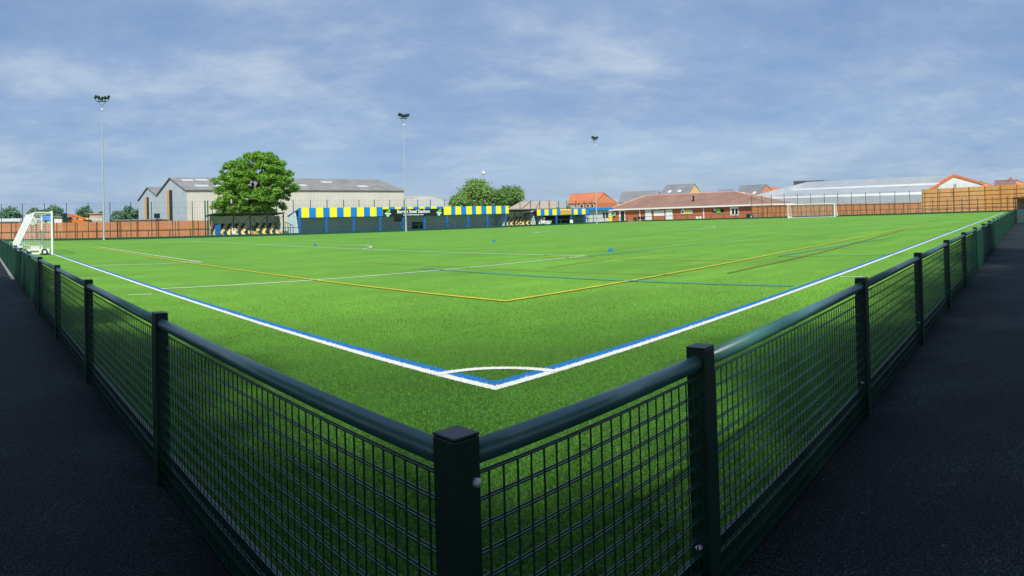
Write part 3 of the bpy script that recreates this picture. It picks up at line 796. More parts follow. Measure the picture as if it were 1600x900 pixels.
# ================================================================== STANDS
def seat_mesh(m):
    b = MB()
    b.box(-.20, -.02, .0, .20, .04, .40); b.box(-.20, -.36, -.03, .20, -.02, .03); b.box(-.20, -.38, -.07, .20, -.34, .03)
    b.box(-.16, .04, .05, .16, .07, .32)
    return b.mesh('seat', m)
sm_y, sm_b = seat_mesh(seat_y), seat_mesh(seat_b)
def seated_stand(label, pxa, pxb, roofrow, rows, pattern, colpx, gap, extra=None):
    Yf, Yb = 70.0, 73.0
    x0, x1 = ony(pxa, Yf, 365), ony(pxb, Yf, 360)
    zr = zrow((x0+x1)/2, Yf, roofrow)
    th = thing('seated_stand', label, 'stand', (x0, Yf, 0))
    b = MB(); b.prism([(x0, Yf, zr), (x0, Yf, zr-.12), (x0, Yb, zr-.32), (x0, Yb, zr-.20)], (x1-x0, 0, 0)); b.build('roof', dark_steel, th)
    b = MB(); b.box(x0+.02, Yb-.06, 0, x1-.02, Yb, zr-.33); b.build('back_wall', grey_sheet, th)
    for xx, s in ((x0, 1), (x1-.06, 1)):
        b = MB(); b.prism([(xx, Yf+.9, 0), (xx, Yb-.07, 0), (xx, Yb-.07, zr-.44), (xx, Yf+1.6, zr-.36), (xx, Yf+1.2, 1.2)], (.05, 0, 0)); b.build('side_panel', grey_sheet, th)
    for px in colpx:
        x = ony(px, Yf+.1, 355); b = MB(); b.box(x-.06, Yf+.04, 0, x+.06, Yf+.16, zr-.17); b.build('column', dark_steel, th, (x, Yf+.1, 0))
    cs = [ony(px, Yf+.1, 355) for px in colpx]
    for a, c in zip(cs[:-1], cs[1:]):
        if a in cs[:1] or True:
            m_ = (a+c)/2
            for s in (a, c):
                b = MB(); b.bar((s, Yf+.1, zr-.35), (m_, Yf+.1, zr-.35-1.15), .03, 4); b.build('brace', dark_steel, th, (s, Yf+.1, zr))
    for r in range(rows):
        b = MB(); b.box(x0+.1, Yf+.35+r*.62, 0, x1-.1, Yf+.35+(r+1)*.62-.01, .10+r*.30); b.build('step', concrete, th)
    n = int((x1-x0-.5)/.46)
    for r in range(rows):
        for i in range(n):
            x = x0+.35+i*.46
            if gap[0] < proj(x, Yf, .5)[0] < gap[1]: continue
            if r < 1 and extra and x < x0+1.1: continue
            yel = pattern(i, r)
            place('seat', sm_y if yel else sm_b, th, (x, Yf+.35+r*.62+.45, .30+r*.30))
    return th, x0, x1, zr
s1, sx0, sx1, szr = seated_stand('left seated stand with dark roof and rows of yellow and blue seats', 334, 446, 332.5, 4, lambda i, r: (i-r) % 2 == 0, [365, 391, 417.5, 443], (396, 406))
s3, _, _, _ = seated_stand('right seated stand with yellow and blue seats between the two striped terraces', 796, 840, 327.5, 4, lambda i, r: i % 2 == 0, [805, 821, 838], (817, 821))
# small details of the first stand
b = MB(); xx = ony(336, 70, 366); b.box(xx, 69.75, .1, xx+.62, 69.95, zrow(xx, 69.8, 351.5)); b.build('end_panel', blue_d, s1)
for k in range(3):
    xa_, xb_ = ony(394, 69.9, 365), ony(407, 69.9, 364); b = MB(); b.box(xa_+.12*k, 69.6+.25*k, 0.18*k+.02, xb_-.2*k, 69.82+.25*k, .18*k+.2); b.build('entrance_step', timber_y, s1)
bd = thing('notice_board', 'small white notice board with a dark emblem in front of the yellow seats', 'sign', (ony(365, 69.6), 69.6, 0))
xa_, xb_ = ony(362.2, 69.6, 360), ony(368.4, 69.6, 360)
b = MB(); b.box(xa_, 69.58, .25, xb_, 69.62, zrow(xa_, 69.6, 356.5)); b.build('panel', white_p, bd)
xm = (xa_+xb_)/2; b = MB(); b.box(xm-.06, 69.565, .78, xm+.06, 69.579, 1.0); b.box(xm-.04, 69.565, .70, xm+.04, 69.579, .779); b.build('emblem', black_m, bd)
rl = thing('steel_railing', 'dark railing stepping down the right end of the left seated stand', 'railing', (ony(447, 70), 70, 0))
for k in range(4):
    x = ony(446+4*k, 70.6-.25*k, 362); z = zrow(x, 70.6-.25*k, 346.5+1.9*k); b = MB(); b.bar((x, 70.6-.25*k, 0), (x, 70.6-.25*k, z), .04, 5); b.build('post', dark_steel, rl)
xa_, xb_ = ony(446, 70.6, 362), ony(458, 69.85, 362)
b = MB(); b.bar((xa_, 70.6, zrow(xa_, 70.6, 347)), (xb_, 69.85, zrow(xb_, 69.85, 352)), .035, 5); b.build('top_rail', dark_steel, rl)

def terrace(label, pxa, pxb, top_a, top_b, bot_a, bot_b, posts, edges, depth, sidecol, dark_from=None):
    Yf = 69.9; Yb = Yf+depth
    x0, x1 = ony(pxa, Yf, 345), ony(pxb, Yf, 345)
    zt = (zrow(x0, Yf, top_a)+zrow(x1, Yf, top_b))/2; zb = (zrow(x0, Yf, bot_a)+zrow(x1, Yf, bot_b))/2
    th = thing('covered_terrace', label, 'stand', (x0, Yf, 0))
    b = MB(); b.prism([(x0-.02, Yf+.06, zt-.1), (x0-.02, Yf+.06, zt-.25), (x0-.02, Yb+.1, zt-1.05), (x0-.02, Yb+.1, zt-.9)], (x1-x0+.04, 0, 0)); b.build('roof', blue_d, th)
    b = MB(); b.box(x0+.05, Yb-.1, 0, x1-.05, Yb+.08, zt-1.06); b.build('back_wall', block_m, th)
    b = MB(); b.prism([(x0, Yf+.3, 0), (x0, Yb-.11, 0), (x0, Yb-.11, zt-1.1), (x0, Yf+1.0, zt-.5)], (.1, 0, 0)); b.build('side_wall', block_m, th)
    b = MB(); b.prism([(x1-.1, Yf+.3, 0), (x1-.1, Yb-.11, 0), (x1-.1, Yb-.11, zt-1.1), (x1-.1, Yf+1.0, zt-.5)], (.1, 0, 0)); b.build('side_wall', block_m, th)
    b = MB(); b.box(x0, Yf+.25, 0, x1, Yb-.1, .12); b.build('floor', concrete, th)
    for px in posts:
        x = ony(px, Yf, 350); b = MB(); b.box(x-.12, Yf+.03, 0, x+.12, Yf+.2, zt-.3); b.build('column', blue_d, th, (x, Yf+.1, 0))
    prev = x0
    for e, c in edges:
        x = ony(e, Yf, 340)
        b = MB(); b.box(prev+.004, Yf-.03, zb, x-.004, Yf+.03, zt); b.build('fascia_panel', {'y': yellow_p, 'b': blue_p}[c], th, (prev, Yf, zb)); prev = x
    b = MB(); b.box(x0, Yf+.035, zb-.08, x1, Yf+.075, zt-.02); b.build('fascia_beam', blue_d, th)
    return th, x0, x1, zt, zb, Yf, Yb
ed = [(471,'b'),(483,'y'),(493.7,'b'),(505,'y'),(515.3,'b'),(526.5,'y'),(537,'b'),(548,'y'),(557.8,'b'),(568.6,'y'),(578.3,'b'),(588.3,'y'),(598,'b')]
pxs_ = 598
x_ = ony(598, 69.9, 340); seq = 'yb'*6
k = 0
while x_ < ony(693, 69.9, 340)-1.2 and k < 20:
    x_ += 1.04; ed.append((proj(x_, 69.9, 3)[0], 'yb'[k % 2])); k += 1
ed.append((693.5, 'b'))
ed += [(705,'y'),(711.7,'b'),(720.5,'y'),(728.7,'b'),(737.2,'y'),(744,'b'),(752,'y'),(760,'b'),(768,'y'),(775,'b'),(783.3,'y'),(790,'b'),(795,'y')]
t2, tx0, tx1, tzt, tzb, tYf, tYb = terrace('long covered terrace with blue and yellow striped fascia and grey block back wall', 467, 795, 324.5, 322, 338.8, 334.8,
        [468.5, 510.4, 553, 594.8, 630.4, 663.6, 699.7, 732, 762.5, 791.5], ed, 3.1, None)
# details on the back wall
def wallbox(parent, name, m, pxa, pxb, ra, rb, Y, t=0.08):
    x0, x1 = ony(pxa, Y, (ra+rb)/2), ony(pxb, Y, (ra+rb)/2); xm = (x0+x1)/2
    b = MB(); b.box(x0, Y-t, zrow(xm, Y, rb), x1, Y, zrow(xm, Y, ra)); return b.build(name, m, parent, (x0, Y, 0))
wallbox(t2, 'opening', black_m, 644, 651, 347, 357.5, tYb-.1); wallbox(t2, 'opening', dark_steel, 651.6, 660.5, 347, 357.5, tYb-.1)
wallbox(t2, 'wall_plate', concrete, 616, 630, 338.8, 343.5, tYb-.1); wallbox(t2, 'shelf', dark_steel, 616, 634, 344, 345.6, tYb-.1, .3)
cg = thing('wire_cage', 'white wire frame standing inside the long striped terrace', 'cage', (ony(708, 72.4), 72.4, .12))
ca, cb_ = ony(703.5, 72.4, 350), ony(712.5, 72.4, 350); ct = zrow(ca, 72.4, 346.5)
b = MB()
for i in range(5): b.bar((ca+(cb_-ca)*i/4, 72.4, .12), (ca+(cb_-ca)*i/4, 72.4, ct), .018, 4)
for i in range(4): b.bar((ca, 72.4, .15+(ct-.15)*i/3), (cb_, 72.4, .15+(ct-.15)*i/3), .018, 4)
b.build('frame', white_p, cg)
# the sign
ms = tYf-.06
a0, a1 = ony(598.3, ms, 331), ony(693, ms, 331)
zt_, zb_ = zrow((a0+a1)/2, ms, 326.4), zrow((a0+a1)/2, ms, 337.6)
sg = thing('stadium_sign', 'long black stadium sign with white lettering and green emblems on the striped fascia', 'sign', (a0, ms, zb_))
b = MB(); b.box(a0, ms-.04, zb_, a1, ms+.025, zt_); b.build('board', black_m, sg)
def words(txt, x, y, z, size, m, parent, bold=0.0, align='CENTER', width=None, rx=pi/2, rz=0.0, name='lettering'):
    cu = bpy.data.curves.new(name, 'FONT'); cu.body = txt; cu.size = size; cu.align_x = align; cu.align_y = 'CENTER'
    cu.extrude = 0.006; cu.offset = bold; cu.resolution_u = 3
    tmp = bpy.data.objects.new('tmp', cu); col.objects.link(tmp)
    dg = bpy.context.evaluated_depsgraph_get(); me = bpy.data.meshes.new_from_object(tmp.evaluated_get(dg)); bpy.data.objects.remove(tmp)
    me.name = name; me.materials.clear(); me.materials.append(m)
    if width:
        xs = [v.co.x for v in me.vertices]; s = width/(max(xs)-min(xs))
        for v in me.vertices: v.co.x *= s
    po = parent_world(parent)
    o = bpy.data.objects.new(name, me); col.objects.link(o); o.location = (x-po[0], y-po[1], z-po[2]); o.rotation_euler = (rx, 0, rz); o.parent = parent
    return o
for wd_, pa_, pb_ in (('Barrett', 620.5, 637.5), ('Steel', 639.3, 651), ('Stadium', 653, 671.5)):
    ta, tb = ony(pa_, ms-.05, 329), ony(pb_, ms-.05, 329)
    words(wd_, (ta+tb)/2, ms-.048, zb_+(zt_-zb_)*.64, .68, text_w, sg, .012, width=tb-ta)
ta, tb = ony(630, ms-.05, 333), ony(662, ms-.05, 333)
words('www.barrettsteel.com', (ta+tb)/2, ms-.048, zb_+(zt_-zb_)*.2, .26, text_w, sg, .006, width=tb-ta)
for pc in (606, 686):
    x = ony(pc, ms-.05, 331); h = zt_-zb_
    e = MB(); e.prism([(x-.45, ms-.045, zb_+h*.55), (x+.35, ms-.045, zb_+h*1.05), (x+.42, ms-.045, zb_+h*.62), (x-.1, ms-.045, zb_+h*.50)], (0, -.01, 0)); e.build('emblem', logo_g, sg)
    e = MB(); e.prism([(x-.35, ms-.045, zb_+h*.10), (x+.1, ms-.045, zb_-h*.05), (x+.3, ms-.045, zb_+h*.30), (x-.1, ms-.045, zb_+h*.30)], (0, -.01, 0)); e.build('emblem', logo_t, sg)
    e = MB(); e.box(x-.5, ms-.06, zb_+h*.33, x+.5, ms-.047, zb_+h*.46); e.build('lettering', text_w, sg)

ed = [(844.6,'y'),(851,'b'),(857,'y'),(863.3,'b'),(870,'y'),(875.4,'b'),(892.5,'y'),(896.8,'b'),(902.6,'y'),(909.3,'b'),(915,'y'),(921,'b')]
t4, ux0, ux1, uzt, uzb, uYf, uYb = terrace('short covered terrace with striped fascia, orange board and white crates inside', 839.5, 921, 327.2, 326.2, 336.2, 335.3,
        [870.5, 893, 915.5], ed, 3.1, None)
wallbox(t4, 'opening', black_m, 848, 892, 337.5, 350, uYb-.12)
ob = wallbox(None, 'orange_board', timber_y, 875.4, 892.5, 328.2, 335.2, uYf-.04, .04); tag(ob, 'orange lettered board fixed among the stripes of the short terrace', 'sign')
for k, (a, c, ra, rb_) in enumerate(((841, 843.5, 343, 350), (845.5, 848.5, 339.5, 343), (844.5, 848.6, 344.4, 349), (850, 854.2, 345.2, 347.5), (854.7, 858.5, 345.2, 347.5), (850.4, 854.5, 348, 350.8), (855, 857.8, 348, 350.8))):
    o = wallbox(None, 'white_crate', white_p, a, c, ra, rb_, 70.9+.02*k, .5)
    tag(o, ['narrow upright white crate at the left end of the short terrace', 'small white box up on the left of the crates', 'white crate below the small raised box', 'upper left crate of the four stacked together', 'upper right crate of the four stacked together', 'lower left crate of the four stacked together', 'lower right crate of the four stacked together'][k], 'crate', 'white crates in the short terrace')
o = wallbox(None, 'notice_board', white_p, 890.5, 895, 343.5, 348.5, 68.95, .03); tag(o, 'white notice board hung on the low fence before the short terrace', 'sign')

# the white hut with its blue roof
hY = 70.6
h0, h1 = ony(921.5, hY, 345), ony(951.5, hY, 345); hz = zrow(h0, hY, 328.5)
ht = thing('white_hut', 'small white hut with two dark windows under a flat blue roof', 'hut', (h0, hY, 0))
b = MB(); b.box(h0, hY, 0, h1, hY+3, hz); b.build('wall', white_sheet, ht)
b = MB(); rx = ony(958, hY-.7, 327); b.box(h0-.6, hY-.7, hz+.003, rx, hY+3.2, zrow(h0, hY-.7, 324.6)); b.build('roof', blue_p, ht)
for a, c in ((942, 945), (946.5, 950)):
    f = wallbox(ht, 'window', dark_steel, a, c, 332, 340, hY, .05); wallbox(f, 'pane', glass_d, a+.4, c-.4, 332.8, 339.3, hY-.055, .01)

# ================================================================== CLUBHOUSE
cX = DE+3.2
cy0, cy1 = onx(1205, cX, 335), onx(957, cX, 340)       # right (near y) and left ends
ze = (zrow(cX, cy0, 319.2)+zrow(cX, cy1, 325.8))/2
cdp = 13.0
cl = thing('clubhouse', 'long single storey red brick clubhouse with hipped brown tile roof and white doors', 'building', (cX, cy0, 0))
b = MB(); b.box(cX, cy0+.2, 0, cX+cdp, cy1, ze-.02); b.build('wall', red_brick, cl)
ov = .55
xr = cX+cdp/2
yr0, yr1 = onx(1148, xr, 301), onx(1008, xr, 306)
zr_ = (zrow(xr, yr0, 300)+zrow(xr, yr1, 306))/2
A_, B_, C_, D_ = (cX-ov, cy0-ov, ze), (cX-ov, cy1+ov, ze), (cX+cdp+ov, cy1+ov, ze), (cX+cdp+ov, cy0-ov, ze)
E_, G_ = (xr, yr0, zr_), (xr, yr1, zr_)
b = MB(); b.add([A_, B_, C_, D_, E_, G_], [(0, 1, 5, 4), (1, 2, 5), (2, 3, 4, 5), (3, 0, 4)]); rf = b.build('roof', brown_tile, cl)
so_ = rf.modifiers.new('thickness', 'SOLIDIFY'); so_.thickness = 0.06
ridge_m = mat('ridge_tile', (0.52, 0.30, 0.20), 0.8, 0.1, 2)
for p, q in ((A_, E_), (B_, G_), (E_, G_), (D_, E_)):
    b = MB(); b.bar(np.array(p)+(0, 0, .03), np.array(q)+(0, 0, .03), .12, 6); b.build('ridge_tile', ridge_m, rf)
for p, q in (((cX-ov-.06, cy0-ov), (cX-ov+.02, cy1+ov)), ):
    b = MB(); b.box(p[0], p[1], ze-.30, q[0], q[1], ze-.01); b.build('fascia', upvc, cl)
b = MB(); b.box(cX-ov+.021, cy0-ov-.03, ze-.30, cX+cdp, cy0-ov+.03, ze-.01); b.build('fascia', upvc, cl)
b = MB(); b.box(cX-ov+.02, cy0-ov+.031, ze-.29, cX-.002, cy1+ov, ze-.24); b.build('soffit', upvc, cl)
def facex(parent, name, m, pxa, pxb, ra, rb, X, t=.06, org=None):
    ya, yb = onx(pxb, X, (ra+rb)/2), onx(pxa, X, (ra+rb)/2); ym = (ya+yb)/2
    b = MB(); z0 = zrow(X, ym, rb); z1 = zrow(X, ym, ra)
    b.box(X-t, ya, max(z0, 0.02), X, yb, z1); return b.build(name, m, parent, (X, ya, 0))
for a, c in ((1008.5, 1018), (1040.5, 1051)):
    d = facex(cl, 'door', upvc, a, c, 327.5, 346.5, cX, .10); facex(d, 'door_panel', white_p, a+1.2, c-1.2, 330, 345.5, cX-.105, .015)
    b = MB(); b.box(cX-.16, onx(c-2, cX), 1.0, cX-.121, onx(c-2, cX)+.12, 1.12); b.build('handle', zinc, d)
d = facex(cl, 'door_frame', upvc, 967.5, 976.8, 327.5, 347, cX, .08); facex(d, 'door_opening', black_m, 970.2, 975.4, 330, 347, cX-.085, .02)
d = facex(cl, 'window', upvc, 1141, 1154, 323.5, 336.5, cX, .10); facex(d, 'pane', glass_d, 1143.8, 1147.2, 326, 335, cX-.105, .01); facex(d, 'pane', glass_d, 1149, 1152.6, 326, 335, cX-.105, .01)
for px in (1000, 1099.6): facex(cl, 'drainpipe', upvc, px-.7, px+.7, 324.5, 345, cX-.02, .09)
# roof vent
vx = cX+2.2; vy = onx(1084, vx, 325); b = MB(); b.bar((vx, vy, zrow(vx, vy, 315)), (vx, vy, zrow(vx, vy, 307)), .16, 10); b.bar((vx, vy, zrow(vx, vy, 307)), (vx, vy, zrow(vx, vy, 306)), .24, 10); b.build('roof_vent', dark_steel, cl)
# lamps under the eaves
for px in (986, 1027, 1068, 1117): facex(cl, 'wall_lamp', white_p, px-1, px+1, 326, 328, cX-.01, .2)
# signs and banners on the wall (things of their own)
o = facex(None, 'club_banner', white_p, 1021.5, 1038, 329, 337.3, cX-.02, .04); tag(o, 'white banner with faint lettering between the two white clubhouse doors', 'banner')
def side_words(txt, px, row, X, size, m, parent, width=None):
    return words(txt, X, onx(px, X, row), zrow(X, onx(px, X, row), row), size, m, parent, .0, rz=-pi/2, width=width)
x_b = thing('sponsor_board', 'long pale board with yellow centre on the clubhouse wall right of the doors', 'sign', (cX, onx(1082, cX), 2))
facex(x_b, 'panel', upvc, 1064, 1082, 328, 334, cX-.02, .04); facex(x_b, 'centre', yellow_p, 1069, 1077.5, 328.8, 333.2, cX-.065, .01); facex(x_b, 'emblem', blue_p, 1065.3, 1067.8, 330, 333.2, cX-.065, .01); facex(x_b, 'emblem', logo_t, 1078.8, 1081, 329.8, 333, cX-.065, .01)
x_b = thing('sponsor_board', 'black board with a green emblem on the clubhouse wall, left of the window', 'sign', (cX, onx(1131, cX), 2))
facex(x_b, 'panel', black_m, 1113, 1131, 327, 331.5, cX-.02, .04); facex(x_b, 'emblem', logo_g, 1119, 1125.5, 326, 332.5, cX-.065, .02); facex(x_b, 'lettering', text_w, 1114.5, 1118.5, 328, 329.5, cX-.065, .01)
x_b = thing('sponsor_board', 'green and white board on the clubhouse wall beside the white hut', 'sign', (cX, onx(961, cX), 2))
facex(x_b, 'panel', logo_t, 951.8, 961.8, 331, 337, cX-.25, .04); facex(x_b, 'emblem', mat('board_green', (0.02, 0.22, 0.10), .5), 955, 960.5, 332, 335.5, cX-.295, .01)
o = facex(None, 'wall_sign', upvc, 1180.5, 1188, 323.5, 326.8, cX-.3, .04); tag(o, 'small cream sign at the right end of the clubhouse wall', 'sign')
b = facex(None, 'electricity_cabinet', white_p, 1089.5, 1096, 338, 344.5, cX-.6, .5); tag(b, 'low white cabinet standing against the clubhouse wall', 'cabinet')
# bits of furniture in front of the clubhouse
def bin_(px, row_t, X, m, label, w_=.3):
    y = onx(px, X, 345); h = zrow(X, y, row_t)
    th = thing('wheelie_bin', label, 'bin', (X, y, 0))
    b = MB(); b.prism([(X-w_, y-w_*.8, .12), (X+w_, y-w_*.8, .12), (X+w_, y+w_*.8, .12), (X-w_, y+w_*.8, .12)], (0, 0, h-.2)); b.build('body', m, th)
    b = MB(); b.prism([(X-w_-.04, y-w_, h-.075), (X+w_+.05, y-w_, h-.075), (X+w_+.05, y-w_, h-.0), (X, y-w_, h+.04), (X-w_-.04, y-w_, h-.02)], (0, 2*w_, 0)); b.build('lid', m, th)
    for s in (-1, 1):
        b = MB(); b.bar((X+w_*.6, y+s*w_*.85, .12), (X+w_*.6, y+s*(w_*.85+.06), .12), .12, 10); b.build('wheel', tyre, th)
bin_(992.5, 339.5, cX-1.0, green_far, 'left of the dark bins in front of the red clubhouse wall')
bin_(1169.5, 335, cX-1.2, dark_steel, 'black bin beside the round teal hose reel')
bin_(954.5, 336, cX-1.4, yellow_p, 'bright yellow bin below the green and white board')
def chair(px, X, label):
    y = onx(px, X, 345); th = thing('garden_chair', label, 'chair', (X, y, 0), 'dark chairs in front of the clubhouse')
    b = MB(); b.box(X-.25, y-.25, .42, X+.25, y+.25, .46); b.build('seat', dark_steel, th)
    b = MB(); b.box(X+.22, y-.25, .47, X+.26, y+.25, .95); b.build('backrest', dark_steel, th)
    for sx_ in (-.22, .22):
        for sy_ in (-.22, .22):
            b = MB(); b.bar((X+sx_, y+sy_, 0), (X+sx_, y+sy_, .42), .02, 4); b.build('leg', dark_steel, th)
for px, l in ((997.5, 'dark chair next to the dark green bin'), (1001.5, 'dark chair in the middle of the group of three'), (1005, 'dark chair nearest the left white door')): chair(px, cX-1.3, l)
hr = thing('hose_reel', 'round teal hose reel on a stand at the corner of the clubhouse', 'reel', (cX-1.6, onx(1174.5, cX-1.6), 0))
y = onx(1175, cX-1.6, 342); z = zrow(cX-1.6, y, 338.6); teal = mat('teal_plastic', (0.02, 0.16, 0.20), .5)
b = MB(); b.bar((cX-1.75, y, z), (cX-1.45, y, z), .42, 18); b.build('drum', teal, hr); b = MB(); b.bar((cX-1.77, y, z), (cX-1.43, y, z), .15, 12); b.build('hub', upvc, hr)
b = MB(); b.bar((cX-1.6, y-.3, 0), (cX-1.6, y, z), .03, 4); b.bar((cX-1.6, y+.3, 0), (cX-1.6, y, z), .03, 4); b.build('stand', dark_steel, hr)

# ================================================================== WAREHOUSES
def gable_building(name, label, x0, x1, y0, y1, ze, zr, wallf, walls, roofm, cat='warehouse', ov=.3, lights=(), ridge_axis='x', zb=0.0):
    """ridge along x; front wall at y0"""
    th = thing(name, label, cat, (x0, y0, zb)); ym = (y0+y1)/2
    b = MB(); b.box(x0+.02, y0, zb, x1-.02, y0+.2, ze); b.build('wall', wallf, th)
    b = MB(); b.box(x0+.02, y1-.2, zb, x1-.02, y1, ze); b.build('wall', wallf, th)
    for x in (x0, x1-.2):
        b = MB(); b.prism([(x, y0+.003, zb), (x, y1-.003, zb), (x, y1-.003, ze-.01), (x, ym, zr-.06), (x, y0+.003, ze-.01)], (.2, 0, 0)); b.build('gable', walls, th)
    sl_ = (zr-ze)/(ym-y0)
    for s in (0, 1):
        a = (y0-ov, ze-sl_*ov) if s == 0 else (y1+ov, ze-sl_*ov)
        b = MB(); b.prism([(x0-ov, a[0], a[1]+.02), (x0-ov, ym, zr+.02), (x0-ov, ym, zr+.12), (x0-ov, a[0], a[1]+.12)], (x1-x0+2*ov, 0, 0)); r = b.build('roof', roofm[s] if isinstance(roofm, tuple) else roofm, th)
        if s == 0:
            for (fx, fy, ww, hh) in lights:
                X = x0+(x1-x0)*fx; f0, f1 = fy, fy+hh
                p = lambda f, dx: (X+dx, y0+(ym-y0)*f, ze+(zr-ze)*f+.135)
                m_ = MB(); m_.prism([p(f0, 0), p(f0, ww), p(f1, ww), p(f1, 0)], (0, 0, .03)); m_.build('rooflight', rooflight, r)
    return th
D1 = 118.0; wy0 = CY+D1
wx0, wx1 = ony(292, wy0, 320), ony(631.5, wy0, 320)
wze = (zrow(wx0, wy0, 298)+zrow(wx1, wy0, 297))/2
wh = D1*.088; wym = wy0+wh; wzr = (zrow(wx0, wym, 279)+zrow(wx1-4, wym, 280))/2
w1 = gable_building('warehouse', 'long cream clad warehouse with grey roof behind the oak and striped terrace', wx0, wx1, wy0, wy0+2*wh, wze, wzr, cream_clad, blue_clad, fibre_roof,
                    lights=((.03, .68, 2.4, .13), (.09, .72, 2.6, .13), (.055, .22, 2.6, .13), (.13, .2, 2.5, .13), (.5, .3, 2.5, .13), (.66, .6, 2.5, .13), (.8, .25, 2.5, .13)))
# the second bay behind it
y20 = wy0+2*wh; x20 = ony(249, y20, 320)
y2h = wh*.92; z2 = zrow(x20, y20+y2h, 293); z2e = zrow(x20, y20, 308)
w2 = gable_building('warehouse', 'smaller pale blue gabled warehouse, leftmost of the two', wx0+0.6, wx0+34, y20+.6, y20+.6+2*y2h, z2e, zrow(wx0, y20+.6+y2h, 293), cream_clad, blue_clad, fibre_roof,
                    lights=((.1, .6, 2.5, .13), (.3, .6, 2.5, .13)))
def gabledoor(parent, x, pxa, pxb, r0_, r1_, pxm, m_a, m_b):
    """door slots on a gable wall lying on the plane x = const"""
    for a, c, m, t, nm in ((pxa, pxm, m_a, .08, 'door_leaf'), (pxm, pxb, m_b, .14, 'door_opening')):
        ya, yb = onx(c, x, 320), onx(a, x, 320); lo, hi = min(ya, yb), max(ya, yb); ym = (lo+hi)/2
        b = MB(); b.box(x-t, lo+.02, max(zrow(x, ym, r1_), 0), x-.004, hi-.02, zrow(x, ym, r0_)); b.build(nm, m, parent, (x, lo, 0))
gabledoor(w1, wx0, 261.5, 269.5, 297, 344, 265.5, timber_y, black_m)
gabledoor(w2, wx0+.6, 226.5, 232.6, 308, 343, 230.2, timber_y, black_m)

# pale shed with curved-looking roof behind the sign
D2 = 150.0; y0 = CY+D2
xA, xB = ony(634, y0, 320), ony(702, y0, 320)
sh = thing('pale_shed', 'distant pale shed with shallow gable facing the pitch, above the stadium sign', 'shed', (xA, y0, 0))
apex = ony(664.5, y0, 310)
pf = [(xA, y0, 0), (xB, y0, 0), (xB, y0, zrow(xB, y0, 316)), (apex+4.5, y0, zrow(apex+4.5, y0, 309.5)), (apex+1.5, y0, zrow(apex, y0, 306)), (apex-1.5, y0, zrow(apex, y0, 306)), (apex-3.5, y0, zrow(apex-4, y0, 308.5)), (xA, y0, zrow(xA, y0, 311.5))]
b = MB(); b.prism(pf, (0, .3, 0)); b.build('gable', white_sheet, sh)
roofp = [p for p in pf[2:]]
b = MB()
for p, q in zip(roofp[:-1], roofp[1:]): b.prism([p, q, (q[0], q[1], q[2]+.15), (p[0], p[1], p[2]+.15)], (0, 26, 0))
b.build('roof', beige_roof, sh)
b = MB(); b.box(xB-.3, y0+.31, 0, xB-.05, y0+26, pf[2][2]-.02); b.build('wall', white_sheet, sh)
b = MB(); b.box(xA+.05, y0+.31, 0, xA+.3, y0+26, pf[-1][2]-.02); b.build('wall', white_sheet, sh)

# beige shed behind the seated stand
D3 = 92.0; y0 = CY+D3
xA, xB = ony(793, y0, 325), ony(905, y0, 322)
sh = thing('beige_shed', 'low beige roofed shed behind the right seated stand', 'shed', (xA, y0, 0))
zE = zrow((xA+xB)/2, y0, 325.5); yR = y0+9; zR = zrow(ony(850, yR, 315), yR, 314)
b = MB(); b.box(xA, y0, 0, xB, y0+.2, zE-.02); b.build('wall', white_sheet, sh)
xR0, xR1 = ony(815, yR, 315), ony(893, yR, 314)
b = MB(); vs = [(xA-.3, y0-.3, zE), (xB+.3, y0-.3, zE), (xR1, yR, zR), (xR0, yR, zR)]; b.add(vs, [(0, 1, 2, 3)]); rr_ = b.build('roof', beige_roof, sh); q_ = rr_.modifiers.new('thickness', 'SOLIDIFY'); q_.thickness = .12
def lerp(a, c, t): return tuple(np.array(a)*(1-t)+np.array(c)*t)
for i, f in enumerate((.18, .36, .54)):
    p0, p1 = lerp(vs[0], vs[1], f), lerp(vs[3], vs[2], f); b = MB(); b.bar((p0[0], p0[1], p0[2]+.06), (p1[0], p1[1], p1[2]+.06), .09, 4); b.build('roof_joint', orange_trim if False else brown_tile, rr_)
b = MB(); q = [lerp(vs[0], vs[1], .66), vs[1], vs[2], lerp(vs[3], vs[2], .66)]; b.add([(p[0], p[1], p[2]+.02) for p in q], [(0, 1, 2, 3)]); b.build('rooflight_sheet', pale_roof, rr_)
b = MB(); b.prism([(xB, y0+.21, 0), (xB, yR, 0), (xB, yR, zE), (xB, y0+.21, zE-.02)], (.15, 0, 0)); b.build('wall', white_sheet, sh)
b = MB(); b.prism([(xA, y0+.21, 0), (xA, yR, 0), (xA, yR, zE), (xA, y0+.21, zE-.02)], (.15, 0, 0)); b.build('wall', white_sheet, sh)

# big grey multi-band roof at the right, orange trimmed white gable
def P2(px, dist): return np.array(polar(px, dist, 320))
def hz(p, row): return zrow(p[0], p[1], row)
def atheight(px, row, z):
    """place on column px, at the distance where height z lies on that row"""
    lo, hi = 40.0, 900.0
    for _ in range(50):
        m = (lo+hi)/2; q = P2(px, m)
        if hz(q, row) < z: lo = m
        else: hi = m
    return P2(px, (lo+hi)/2)
A0, B0 = P2(1443, 132), P2(1536, 150)           # gable end, near and far corners
M0 = P2(1490, np.linalg.norm((A0+B0)/2-np.array((CX, CY))))
u_ = (M0-A0)/np.linalg.norm(M0-A0); LM = np.linalg.norm(M0-A0)
s1_, s2_, s3_ = A0+u_*LM*.07, A0+u_*LM*.48, A0+u_*LM*.53
bw = thing('grey_warehouse', 'large grey banded roof warehouse with white gable trimmed in orange, far right', 'warehouse', (A0[0], A0[1], 0))
